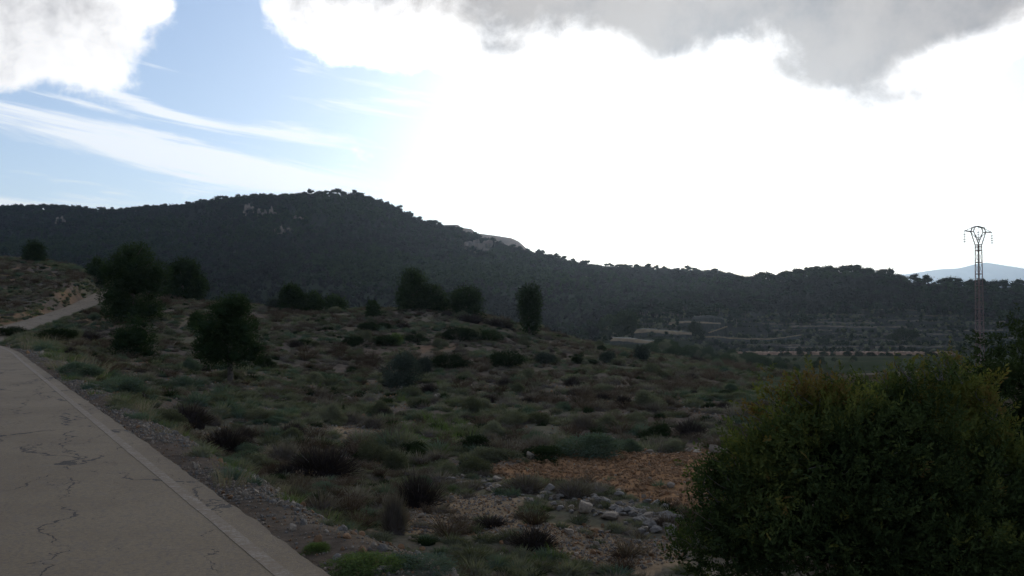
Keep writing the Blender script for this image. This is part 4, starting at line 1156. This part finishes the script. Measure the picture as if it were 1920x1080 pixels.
# the rest of the single bushes of the slope
LAND = [(250, 602, 'the largest pine'), (345, 563, 'the broad second pine'), (432, 716, 'the spreading pine'), (256, 672, 'the bushy young pine'), (773, 582, 'the flat-topped pine'), (876, 592, 'the leaning pine'),
        (994, 630, 'the columnar pine'), (585, 584, 'the crest row of pines'), (754, 727, 'the large olive shrub'), (950, 690, 'the broad dark bush'), (600, 897, 'the widest brown bush'), (418, 848, 'the rounded brown bush'),
        (1108, 864, 'the big dome bush'), (1340, 853, 'the square white boulder'), (993, 866, 'the pointed stone'), (862, 642, 'the ochre strip'), (259, 752, 'the verge boulder'), (790, 805, 'the green grass patch'),
        (1139, 682, 'the end of the bush row'), (1203, 676, 'the small upright tree'), (661, 650, 'the dome-shaped mound bush'), (1420, 690, 'the valley field edge'), (1380, 752, 'the foreground shrub'), (1076, 742, 'the rust-brown bushes'), (540, 700, 'the pale rubble strip'), (480, 790, 'the open left slope')]
def where(px, py):
    q = min(LAND, key=lambda t: abs(t[0] - px) + 2.2 * abs(t[1] - py)); dx, dy = px - q[0], (py - q[1]) * 2.0
    far_ = 'a little way ' if abs(dx) + abs(dy) > 75 else 'close '
    return (far_ + ('right of ' if dx > 0 else 'left of ') if abs(dx) > abs(dy) else (far_ + 'in front of ' if dy > 0 else far_ + 'behind ')) + q[2]
rb = np.random.default_rng(15)
KL = {'holly': ('dark_shrub', 'dark green shrub'), 'herb': ('herb_shrub', 'grey-green cushion shrub'),
      'brown': ('dry_shrub', 'dry brown twiggy shrub'), 'violet': ('thyme_shrub', 'faded greyish shrub'), 'teal': ('rosemary_shrub', 'blue-green shrub')}
m = 0
while m < 190:
    px = rb.uniform(100, 1480); Y = math.exp(rb.uniform(math.log(19), math.log(125))); x = (px - 960) / F * Y
    d, _ = road_dist(np.array([x]), np.array([Y]))
    if d[0] < RW + 1.6 or poly_mask(Z_tilled, np.array([x]), np.array([Y]))[0]: continue
    key = ['holly', 'herb', 'brown', 'violet', 'teal', 'herb', 'violet', 'herb', 'brown'][rb.integers(0, 9)]; c, t = BP[key][rb.integers(0, 3)]
    s = rb.uniform(.28, .62) * (1 + Y / 160) * min(1, .4 + Y / 60); nm, lab = KL[key]
    tree(nm, c, t, (x, Y, float(H(np.array([x]), np.array([Y]))[0]) - .04), (s, s, s * rb.uniform(.8, 1.3)), rb.uniform(0, 6.28), ('small ' if s < .45 else 'larger ') + lab + ' ' + where(px, HZ - F * (float(H(np.array([x]), np.array([Y]))[0]) - CAMZ) / Y), 'bush', lab + 's on the open slope', 'stems'); m += 1
# hedge of small trees along the valley floor and the bushes in front of the orange bank
VB = ['the lowest terrace', 'the narrow terrace tree', 'the long thin track', 'the orange bank', 'the valley field']
for i in range(90):
    px = rb.uniform(1205, 1470) if i < 76 else rb.uniform(1470, 1600); Y = rb.uniform(215, 290); x = (px - 960) / F * Y
    s = rb.uniform(1.2, 2.8) * (1 if px < 1420 else .6); c, t = BP['pinebush' if i % 4 else 'herb'][i % 3]
    tree('valley_shrub', c, t, (x, Y, float(H(np.array([x]), np.array([Y]))[0]) - .1), (s, s, s * 1.3), i, ('small', 'medium', 'large')[int(s > 1.6) + int(s > 2.3)] + (' leafy green' if i % 4 else ' greyish') + ' shrub of the valley belt ' + ('before ' if Y < 250 else 'just below ') + VB[min(4, int((px - 1205) / 68))], 'bush', 'shrubs of the valley belt', 'stems')
for px in (1396, 1408, 1464, 1476, 1515, 1545, 1560, 1590, 1610, 1630, 1664, 1700, 1738, 1747, 1440, 1500, 1650, 1685, 1720, 1770):
    Y = 323.; x = (px + rb.uniform(-3, 3) - 960) / F * Y; s = rb.uniform(.8, 1.9); c, t = BP['holly'][int(px) % 3]
    tree('bank_shrub', c, t, (x, Y, float(H(np.array([x]), np.array([Y]))[0]) - .1), (s * 1.3, s, s), px, ('broad' if s > 1.35 else 'small') + ' dark shrub before the orange bank, ' + ('left end' if px < 1470 else ('left of middle' if px < 1560 else ('middle' if px < 1640 else 'right end'))) + ' of the row', 'bush', 'shrubs before the orange bank', 'stems')

groundcover('low_scrub', 12500, 4, 26, 91, .22, .72, 'thyme, dry grass and small herbs of the near slope')
groundcover('hillock_scrub', 5500, 128, 195, 93, .9, 2.2, 'rough scrub over the ochre hillock at the left', (-160, 480))
groundcover('field_scrub', 42000, 24, 140, 92, .55, 1.5, 'grey-green and brown scrub over the open field')


# ------------------------------------------------------------------ stones
def rock_mesh(seed, sub=2, mat=None):
    r = np.random.default_rng(seed); v, f = ICO[sub]; v = v.copy()
    for _ in range(9):
        nrm = rand_dirs(1, r)[0]; dd = r.uniform(.5, .85); h = v @ nrm; v -= np.outer(np.maximum(h - dd, 0), nrm)
    v *= (1 + n3(v, 2.2, seed) * .25)[:, None]; v /= np.abs(v).max(); return mesh_np('stone', v, f, mat or M_rock)


RG = [rock_mesh(1300 + i, 2, M_rock) for i in range(8)]; RP_ = [rock_mesh(1320 + i, 2, M_rock2) for i in range(6)]


def stone(px, py, wpx, hpx, pale, label, group=None, seed=0, ymin=3):
    p = hit(px, py, ymin, 131); k = p[1] / F; r = np.random.default_rng(seed + int(px * 3))
    me = (RP_ if pale else RG)[r.integers(0, 6)]; w = wpx * k * .5; h = hpx * k * .5
    o = link('stone', me); o.location = (p[0], p[1] + w * .4, p[2] + h * .72); o.scale = (w, w * r.uniform(.8, 1.2), h); o.rotation_euler = (r.normal(0, .12), r.normal(0, .15), r.uniform(-.5, .5))
    o['label'] = label; o['category'] = 'stone'
    if group: o['group'] = group


ST = [(1340, 853, 30, 22, 1, 'square white boulder beyond the tilled earth'), (993, 866, 19, 24, 1, 'pointed pale stone standing at the rim of the tilled earth'), (998, 869, 13, 6, 1, 'small flat stone at the foot of the pointed stone'),
      (1029, 930, 32, 24, 0, 'largest grey boulder at the top left of the heap'), (1096, 966, 36, 30, 1, 'ochre wedge-shaped boulder leaning in the heap'), (1058, 930, 30, 12, 0, 'long grey slab right of the largest boulder'),
      (1147, 975, 38, 18, 1, 'flat-topped tan boulder in the front of the heap'), (1252, 984, 46, 26, 0, 'broad grey boulder at the right of the heap'), (1219, 992, 32, 18, 0, 'rounded grey boulder left of the broad one'),
      (1262, 1006, 24, 30, 0, 'upright grey block at the lower right of the heap'), (1230, 1000, 26, 14, 0, 'rounded stone before the broad boulder'), (1204, 1003, 20, 12, 0, 'rounded grey stone, lowest of the heap'),
      (1286, 978, 26, 16, 0, 'grey stone at the right end of the heap by the big shrub'), (1182, 965, 24, 16, 0, 'grey boulder in the middle of the heap'), (1200, 980, 26, 14, 0, 'flat grey boulder between two rounded ones'),
      (997, 946, 16, 14, 1, 'white stone under the dusty shrub'), (1005, 966, 16, 9, 1, 'small white stone before the dusty shrub'), (864, 985, 16, 10, 1, 'pale round stone on the sand'), (789, 972, 14, 12, 1, 'ochre round stone left of the sand'),
      (1127, 1001, 20, 8, 0, 'flat grey slab lying on the sand before the heap'), (1067, 1003, 20, 12, 1, 'tilted pale stone on the sand'), (1005, 996, 18, 8, 1, 'pair of flat pale stones on the sand'), (1118, 1026, 14, 12, 1, 'pointed pale stone furthest down the sand'),
      (1084, 972, 14, 6, 1, 'narrow white stone at the foot of the ochre boulder'), (930, 903, 22, 12, 1, 'pale stone in the scrub left of the tilled earth'), (847, 903, 22, 9, 0, 'grey flat stone at the left tail of the heap'), (862, 912, 26, 9, 0, 'long grey stone at the left tail of the heap'),
      (890, 917, 16, 12, 1, 'pale stone among twigs left of the heap'), (1219, 854, 22, 12, 1, 'pale boulder on the far rim of the tilled earth'), (1294, 850, 18, 14, 1, 'tan stone on the far rim near the white boulder'), (1309, 852, 24, 10, 1, 'pale stones on the far rim below the white boulder'),
      (1160, 923, 10, 8, 1, 'small pale stone on the tilled earth'), (1207, 935, 10, 9, 1, 'white stone on the tilled earth near the heap'), (259, 752, 24, 20, 0, 'grey-white boulder standing on the road verge'), (370, 725, 12, 7, 1, 'pale stone in the scrub under the spreading pine'),
      (409, 748, 12, 5, 1, 'small pale stone in the scrub right of the verge boulder'), (444, 758, 8, 5, 1, 'tiny pale stone in the scrub left of centre'), (820, 748, 12, 12, 1, 'ochre stone in the field below the olive shrub'), (1027, 722, 8, 12, 1, 'upright pale stone in the field'),
      (640, 640, 5, 4, 1, 'white stone on the mound')]
for i, a in enumerate(ST): stone(*a[:4], a[4], a[5], None, i)
rs_ = np.random.default_rng(77)
SL = [(1029, 930, 'the largest grey boulder'), (1096, 966, 'the ochre wedge boulder'), (1147, 975, 'the flat-topped tan boulder'), (1252, 984, 'the broad grey boulder'), (1262, 1006, 'the upright grey block'), (1204, 1003, 'the lowest rounded stone'),
      (1182, 965, 'the middle grey boulder'), (997, 946, 'the white stone'), (862, 912, 'the long grey stone'), (930, 903, 'the pale stone in scrub'), (1127, 1001, 'the flat grey slab'), (864, 985, 'the pale round stone'), (1118, 1026, 'the lowest pointed stone'),
      (993, 866, 'the pointed stone'), (1108, 864, 'the big dome bush'), (1181, 853, 'the small round bush'), (1219, 854, 'the pale rim boulder'), (1340, 853, 'the square white boulder'), (1005, 996, 'the pair of flat stones'), (1058, 930, 'the long grey slab'), (1286, 978, 'the stone by the big shrub')]
def stone_at(px, py, w, pale, tail):
    q = min(SL, key=lambda t: abs(t[0] - px) + 1.6 * abs(t[1] - py)); dx, dy = px - q[0], (py - q[1]) * 1.5
    return ('tiny ' if w < 10 else ('small ' if w < 15 else 'fist-shaped ')) + ('pale' if pale else 'grey') + ' stone ' + (('right of ' if dx > 0 else 'left of ') if abs(dx) > abs(dy) else ('below ' if dy > 0 else 'above ')) + q[2] + tail
for i in range(150):
    t = rs_.random(); px = 850 + 440 * t ** .75 + rs_.normal(0, 8); py = 905 + 82 * t ** 1.1 + rs_.normal(0, 13) + 4
    w_ = rs_.uniform(8, 20) * (1.2 if px > 1120 else .85); pl_ = rs_.random() < .3; stone(px, py, w_, w_ * rs_.uniform(.5, .8), pl_, stone_at(px, py, w_, pl_, ' in the heap'), 'small stones of the heap', 100 + i)
for i in range(34):
    px = rs_.uniform(930, 1400); py = 864 - 14 * smooth(950, 1300, px) + rs_.uniform(-2, 6)
    w_ = rs_.uniform(6, 16); stone(px, float(py), w_, rs_.uniform(5, 9), 1, stone_at(px, py, w_, 1, ' on the far rim'), 'stones on the far rim', 300 + i)
for i in range(26):
    px = rs_.uniform(760, 1280); py = rs_.uniform(955, 1070)
    w_ = rs_.uniform(7, 15); pl_ = rs_.random() < .7; stone(px, py, w_, rs_.uniform(4, 8), pl_, stone_at(px, py, w_, pl_, ' on bare sand'), 'loose stones on the sand', 400 + i)

GR = [rock_mesh(1400 + i, 1, [M_rock, M_rock2, M_clod][i % 3]) for i in range(9)]
# gravel of the shoulder
S0 = []
r = np.random.default_rng(5)
L = np.r_[0, np.cumsum(np.linalg.norm(np.diff(RD[:, :2], axis=0), axis=1))]
n = 34000; k = np.clip((r.random(n) ** 1.7 * 420 + 275).astype(int), 0, len(RD) - 2)
P = RD[k, :2]; T = RD[k + 1, :2] - P; T /= np.linalg.norm(T, axis=1)[:, None]; off = RW + .1 + np.abs(r.normal(0, .65, n)) + r.exponential(.15, n) - .22
Q = P + np.c_[T[:, 1], -T[:, 0]] * off[:, None]; kp = (fbm(Q[:, 0] / .9, Q[:, 1] / .9, 55, 3) + .05 * r.normal(size=n) > .0) & (Q[:, 1] > 2); Q = Q[kp]; n = len(Q)
s = .006 + .022 * r.random(n) ** 2 * np.where(r.random(n) < .05, 2.2, 1)
scatter_group('gravel', GR, np.c_[Q, H(Q[:, 0], Q[:, 1]) + s * .2], r.uniform(0, 6.28, (n, 3)), np.c_[s, s * .8, s * .55], np.where(r.random(n) < .8, r.integers(0, 3, n) * 3 + r.integers(0, 2, n), r.integers(0, 9, n)), kind='stuff', label='pale gravel along the shoulder of the road', category='gravel')
n = 14000; k = np.clip((r.random(n) ** 1.7 * 300 + 275).astype(int), 0, len(RD) - 2); P = RD[k, :2]; T = RD[k + 1, :2] - P; T /= np.linalg.norm(T, axis=1)[:, None]
Q = P + np.c_[T[:, 1], -T[:, 0]] * (RW - .1 + r.random(n) * 2.0)[:, None]; Q = Q[Q[:, 1] > 3]; n = len(Q); s = .004 + .012 * r.random(n) ** 2
scatter_group('grit', GR, np.c_[Q, H(Q[:, 0], Q[:, 1]) + s * .3 + .0], r.uniform(0, 6.28, (n, 3)), np.c_[s, s * .8, s * .6], r.integers(0, 9, n), kind='stuff', label='fine grit washed along the broken road edge', category='gravel')
# clods of the tilled patch and rubble of the slope
bx = np.array(Z_tilled); n = 34000; X = r.uniform(bx[:, 0].min(), bx[:, 0].max(), n); Y = r.uniform(bx[:, 1].min(), bx[:, 1].max(), n)
kp = poly_mask(Z_tilled, X, Y); X, Y = X[kp], Y[kp]; n = len(X); s = .006 + .055 * r.random(n) ** 4.5 * np.where(r.random(n) < .03, 2.0, 1); pale = r.random(n) < .025
zc_ = H(X, Y) + fbm(X / .35, Y / .35, 40, 3) * .22 + .05
scatter_group('clods', GR, np.c_[X, Y, zc_ + s * .3], r.uniform(0, 6.28, (n, 3)), np.c_[s, s, s * .7], np.where(pale, 1 + 3 * r.integers(0, 3, n), 2 + 3 * r.integers(0, 3, n)), kind='stuff', label='ochre clods and chips of the tilled earth', category='earth')
X, Y, d, r = sow(22000, 5, 60, 95); b = fbm(X / 1.2, Y / 1.2, 82, 3); kp = (b > .0) | inzone(X, Y, Z_sand); X, Y = X[kp], Y[kp]; n = len(X)
s = r.uniform(.01, .045, n) * (1 + Y / 50) * np.where(r.random(n) < .04, 1.9, 1)
X3 = []; 
for zp in Z_sand:
    q = np.array(zp); m3 = 5000; a_ = r.uniform(q[:, 0].min(), q[:, 0].max(), m3); b_ = r.uniform(q[:, 1].min(), q[:, 1].max(), m3); kk = poly_mask(zp, a_, b_); X3.append(np.c_[a_[kk], b_[kk]])
X3 = np.concatenate(X3); s3 = .006 + .035 * r.random(len(X3)) ** 3
X = np.r_[X, X3[:, 0]]; Y = np.r_[Y, X3[:, 1]]; s = np.r_[s, s3]; n = len(X)
scatter_group('rubble', GR, np.c_[X, Y, H(X, Y) + s * .2], r.uniform(0, 6.28, (n, 3)), np.c_[s, s * .85, s * .6], r.integers(0, 9, n), kind='stuff', label='stone chips scattered over the bare soil', category='rubble')

# ------------------------------------------------------------------ the big lentisk shrub at the right edge
def lentisk(cx, cy, base, lobes, seed, n, label, tb=.30, yellow=True, sprays=()):
    r = np.random.default_rng(seed); root = link('lentisk_shrub', None); root.location = (cx, cy, base)
    root['label'] = label; root['category'] = 'shrub'
    S = Soup(); per_c = 16; n = n // per_c * per_c; P, D, k = lobed_points(lobes, n // per_c, r, .66)
    P = P * (1 + .10 * n3(D * 1.0, 1.9, seed + 4) * smooth(.2, 1.5, P[:, 2]))[:, None] + D * r.uniform(-.06, .13, len(P))[:, None]
    cl = r.normal(0, .075, len(P)); DC = D + rand_dirs(len(P), r) * .45 + [0, 0, .35]
    P, D, k, DC, cl = (np.repeat(q_, per_c, 0) for q_ in (P, D, k, DC, cl)); P = P + r.normal(0, .058, P.shape) + DC * r.uniform(-.02, .09, n)[:, None]
    D2 = DC + rand_dirs(n, r) * .5 + [0, 0, .15]; D2 /= np.linalg.norm(D2, axis=1)[:, None]
    zmax = max(l[2] + l[5] for l in lobes)
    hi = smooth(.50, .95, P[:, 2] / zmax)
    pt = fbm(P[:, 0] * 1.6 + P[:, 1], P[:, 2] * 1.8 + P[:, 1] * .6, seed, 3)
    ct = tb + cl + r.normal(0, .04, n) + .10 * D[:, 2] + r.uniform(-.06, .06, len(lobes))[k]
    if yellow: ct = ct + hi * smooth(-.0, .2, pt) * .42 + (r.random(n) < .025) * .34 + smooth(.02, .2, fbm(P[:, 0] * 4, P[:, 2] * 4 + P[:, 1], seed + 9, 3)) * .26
    per = 11
    W = np.cross(D2, rand_dirs(n, r)); W /= np.linalg.norm(W, axis=1)[:, None]
    # a pinnate sprig: leaflets in pairs along a short rachis
    for j in range(per):
        t = (j // 2 + 1) / (per // 2 + 1); side = (-1) ** j * (1 if j < per - 1 else 0)
        ln = r.uniform(.075, .12, n)[:, None]
        p = P + D2 * ln * t; dd = D2 * .75 + W * side * .9 + rand_dirs(n, r) * .15
        leaves(S, p, .036, .42, r, ct + r.normal(0, .035, n), D=dd)
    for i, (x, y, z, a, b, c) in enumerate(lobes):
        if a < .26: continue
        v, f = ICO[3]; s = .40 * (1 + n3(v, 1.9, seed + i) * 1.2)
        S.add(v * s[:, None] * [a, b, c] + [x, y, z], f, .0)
    B = Soup()
    for i, l in enumerate(lobes):
        e = np.array(l[:3])
        if l[3] < .26 and i % 4: continue
        tube(B, [[r.normal(0, .15), r.normal(0, .15), -.2], e * [.4, .4, .5] + r.normal(0, .06, 3), e], [.030, .018, .006] if l[3] > .26 else [.016, .009, .003], 5)
        for _ in range(7):
            dd = rand_dirs(1, r)[0]; dd[2] = abs(dd[2]) * .7; q = e + dd * l[3:] * 1.08
            tube(B, [e, e + (q - e) * .5 + r.normal(0, .03, 3), q], [.010, .006, .002], 4)
    # outstanding shoots with their own leaves
    for sp in sprays:
        a, b_ = np.array(sp[0]), np.array(sp[1]); m_ = sp[2]; t = np.linspace(0, 1, 8)[:, None]; c = a + (b_ - a) * t + np.sin(t * 3) * r.normal(0, .04, 3)
        tube(B, c, np.linspace(.006, .002, 8), 4)
        q = a + (b_ - a) * r.uniform(.05, 1, m_)[:, None] + r.normal(0, .035, (m_, 3)); leaves(S, q, .034, .42, r, sp[3] + r.normal(0, .06, m_), .5)
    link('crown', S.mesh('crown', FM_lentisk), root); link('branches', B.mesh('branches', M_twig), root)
    return root


def at(px, py, Y): d = ray(px, py); return np.array([d[0] * Y, Y, CAMZ + d[2] * Y])


def lob(base, items):
    out = []
    for px, py, rx, ry, Y in items:
        p = at(px, py, Y) - base; k = Y / F; rx, ry = max(rx - 18, rx * .45), max(ry - 18, ry * .45); out.append((*p, rx * k, rx * k * .9, ry * k))
    return out


b0 = np.array([at(1640, 1000, 7.2)[0], 7.2, 0.]); b0[2] = float(H(np.array([b0[0]]), np.array([b0[1]]))[0])
LB = lob(b0, [(1570, 880, 165, 140, 7.0), (1430, 925, 95, 90, 7.0), (1380, 1000, 95, 80, 6.9), (1520, 835, 85, 70, 7.1), (1605, 830, 90, 66, 7.3), (1705, 785, 105, 75, 7.4), (1720, 900, 170, 150, 7.1),
              (1560, 1010, 180, 110, 6.8), (1760, 1020, 180, 120, 6.8), (1642, 742, 46, 40, 7.3), (1780, 716, 44, 46, 7.5), (1735, 738, 40, 40, 7.5), (1828, 725, 42, 40, 7.5), (1470, 825, 62, 55, 7.0), (1850, 940, 140, 150, 7.2), (1420, 865, 55, 52, 6.9), (1400, 955, 60, 60, 6.9), (1340, 1040, 55, 50, 6.9), (1490, 748, 44, 42, 7.1), (1684, 722, 40, 38, 7.4), (1560, 775, 50, 40, 7.2), (1330, 905, 26, 22, 6.9)])
rl = np.random.default_rng(61)
OUT = [(1290, 1050), (1300, 980), (1335, 920), (1365, 870), (1400, 830), (1440, 790), (1470, 745), (1505, 735), (1560, 765), (1610, 755), (1675, 700), (1725, 692), (1780, 690), (1820, 715), (1860, 770)]
for a_, b_ in zip(OUT[:-1], OUT[1:]):
    for _ in range(1):
        t_ = rl.random(); x_ = a_[0] + (b_[0] - a_[0]) * t_ + rl.normal(26, 12); y_ = a_[1] + (b_[1] - a_[1]) * t_ + rl.normal(44, 12); r_ = rl.uniform(34, 56)
        LB += lob(b0, [(x_, y_, r_, r_ * rl.uniform(.7, 1.1), rl.uniform(6.8, 7.6))])
def sp(a, b, n, t, Y=7.0): return (at(*a, Y) - b0, at(*b, Y) - b0, n, t)
SPR = [sp((1440, 830), (1365, 785), 26, .42), (sp((1470, 790), (1405, 745), 24, .48)), sp((1460, 800), (1388, 768), 22, .42), sp((1430, 850), (1392, 800), 18, .35), sp((1500, 720), (1490, 696), 26, .4), sp((1560, 720), (1545, 690), 26, .35), sp((1690, 700), (1680, 668), 34, .6, 7.4), sp((1780, 690), (1778, 648), 60, .62, 7.5), sp((1770, 700), (1750, 672), 46, .55, 7.5), sp((1380, 880), (1335, 860), 30, .35), sp((1370, 920), (1325, 890), 40, .3), sp((1340, 1000), (1300, 960), 34, .25), sp((1790, 700), (1800, 665), 40, .5, 7.5), sp((1350, 950), (1318, 925), 30, .28)]
for a_, b_ in zip(OUT[:-1], OUT[1:]):
    for _ in range(5):
        t_ = rl.random(); x_ = a_[0] + (b_[0] - a_[0]) * t_; y_ = a_[1] + (b_[1] - a_[1]) * t_; SPR.append(sp((x_ + 14, y_ + 22), (x_ - rl.uniform(-4, 22), y_ - rl.uniform(4, 26)), int(rl.integers(10, 22)), rl.uniform(.2, .5), rl.uniform(6.9, 7.3)))
SPR += [sp((1620 + 40 * i, 720 - 3 * i), (1612 + 42 * i, 690 - 4 * i), 22, .45, 7.4) for i in range(4)]
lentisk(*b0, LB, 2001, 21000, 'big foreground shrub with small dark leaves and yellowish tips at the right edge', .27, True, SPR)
b1 = np.array([at(1900, 900, 8.6)[0], 8.6, 0.]); b1[2] = float(H(np.array([b1[0]]), np.array([b1[1]]))[0])
LB1 = lob(b1, [(1860, 730, 70, 60, 8.6), (1900, 700, 60, 60, 8.6), (1940, 800, 120, 150, 8.6), (1850, 820, 80, 90, 8.4), (1990, 700, 90, 90, 8.8), (1905, 650, 26, 22, 8.6), (1835, 690, 36, 30, 8.5), (1990, 950, 160, 150, 8.6), (1890, 900, 110, 130, 8.5)])
lentisk(*b1, LB1, 2002, 6500, 'darker shrub behind the big one, at the extreme right edge', .16, False, [])

# ------------------------------------------------------------------ the lattice pylon
def pylon():
    Y = 150.; bx_ = (1836 - 960) / F * Y; bz = float(H(np.array([bx_]), np.array([Y]))[0])
    root = link('pylon', None); root.location = (bx_, Y, bz); root.rotation_euler = (0, 0, R(24)); root['label'] = 'slender rusty lattice power pylon with a cat-ear head rising above the right hill'; root['category'] = 'pylon'
    ztop = CAMZ + Y * (HZ - 424) / F - bz; zw = CAMZ + Y * (HZ - 459) / F - bz; za = CAMZ + Y * (HZ - 434.5) / F - bz
    def hw(z): return .36 + .15 * (1 - z / zw)          # half width
    for sx in (-1, 1):
        for sy in (-1, 1):
            S = Soup(); beam(S, (sx * hw(-.3), sy * hw(-.3), -.3), (sx * hw(zw), sy * hw(zw), zw), .12); link('leg', S.mesh('leg', M_steel), root)
    zs = [z for z in np.arange(.6, zw - 1, 2.05)] + [zw - .35, zw]
    for z in zs:
        S = Soup(); h = hw(z); c = [(-h, -h), (h, -h), (h, h), (-h, h)]
        for i in range(4): beam(S, (*c[i], z), (*c[(i + 1) % 4], z), .12)
        link('brace', S.mesh('brace', M_steel), root)
    for a, b in zip(zs[:-2], zs[1:-1]):
        S = Soup(); h, g_ = hw(a), hw(b); c = [(-1, -1), (1, -1), (1, 1), (-1, 1)]
        for i in range(4): p, q = c[i], c[(i + 1) % 4]; beam(S, (p[0] * h, p[1] * h, a), (q[0] * g_, q[1] * g_, b), .045)
        link('diagonal', S.mesh('diagonal', M_steel), root)
    # head: arms along local x, flared cage, flat bridge, V hanger
    hx = 1.55; tx = .95
    S = Soup()
    for sy in (-.36, .36):
        for sx in (-1, 1):
            beam(S, (sx * hw(zw), sy, zw), (sx * hx, sy * .8, za), .15)
            beam(S, (sx * hx, sy * .8, za), (sx * (tx + .35), sy * .6, ztop - .25), .12)
            beam(S, (sx * hx * .96, sy * .7, za - .1), (0, sy * .3, zw + .85), .07)
        beam(S, (-(tx + .35), sy * .6, ztop - .25), (-tx * .3, sy * .6, ztop), .12); beam(S, (tx + .35, sy * .6, ztop - .25), (-tx * .3, sy * .6, ztop), .12)
        beam(S, (-hx, sy * .8, za), (-tx, sy * .6, ztop - .2), .06); beam(S, (hx, sy * .8, za), (tx, sy * .6, ztop - .2), .06)
    for q in ((-1.3, ztop - .25), (1.3, ztop - .25), (-hx, za), (hx, za), (-.28, ztop)): beam(S, (q[0], -.36, q[1]), (q[0], .36, q[1]), .09)
    link('head', S.mesh('head', M_steel), root)
    for s in (-1, 1):
        S = Soup(); tip = (s * 3.5, 0, za + .05)
        for sy in (-.3, .3): beam(S, (s * hx, sy, za), tip, .12)
        beam(S, (s * 1.3, 0, ztop - .25), tip, .07); beam(S, (s * 2.5, -.14, za + .03), (s * 2.5, .14, za + .03), .06)
        link('cross_arm', S.mesh('cross_arm', M_steel), root)
    for x, z in ((-3.5, za - .05), (0, ztop - .55), (3.5, za - .05)):
        S = Soup(); beam(S, (x, 0, z + .1), (x, 0, z - 2.1), .055)
        for j in range(4):
            zz = z - .55 - j * .42; tube(S, [(x, 0, zz + .10), (x, 0, zz + .04), (x, 0, zz), (x, 0, zz - .04)], [.05, .22, .33, .08], 10)
        if x == 0: beam(S, (x, 0, z + .1), (x, 0, ztop), .05)
        link('insulator', S.mesh('insulator', M_glass), root)


pylon()

# ------------------------------------------------------------------ haze
hv, hf = (np.array([[x, y, z] for x in (-18500, 18500) for y in (-18500, 18500) for z in (-45, 900)], float),
          np.array([[0, 1, 3, 2], [4, 6, 7, 5], [0, 4, 5, 1], [2, 3, 7, 6], [0, 2, 6, 4], [1, 5, 7, 3]]))
mh, gh = mat_new('thin_haze'); pv = gh.n('ShaderNodeVolumePrincipled')
pv.inputs['Color'].default_value = (.68, .84, 1.0, 1); pv.inputs['Density'].default_value = 6.3e-5; pv.inputs['Anisotropy'].default_value = .72
ho = gh.n('ShaderNodeOutputMaterial'); gh.put(ho.inputs['Volume'], pv.outputs[0])
link('haze', mesh_np('haze', hv, hf, mh), kind='stuff', label='thin bluish haze filling the valley air', category='haze')
print('singles', len(singles))
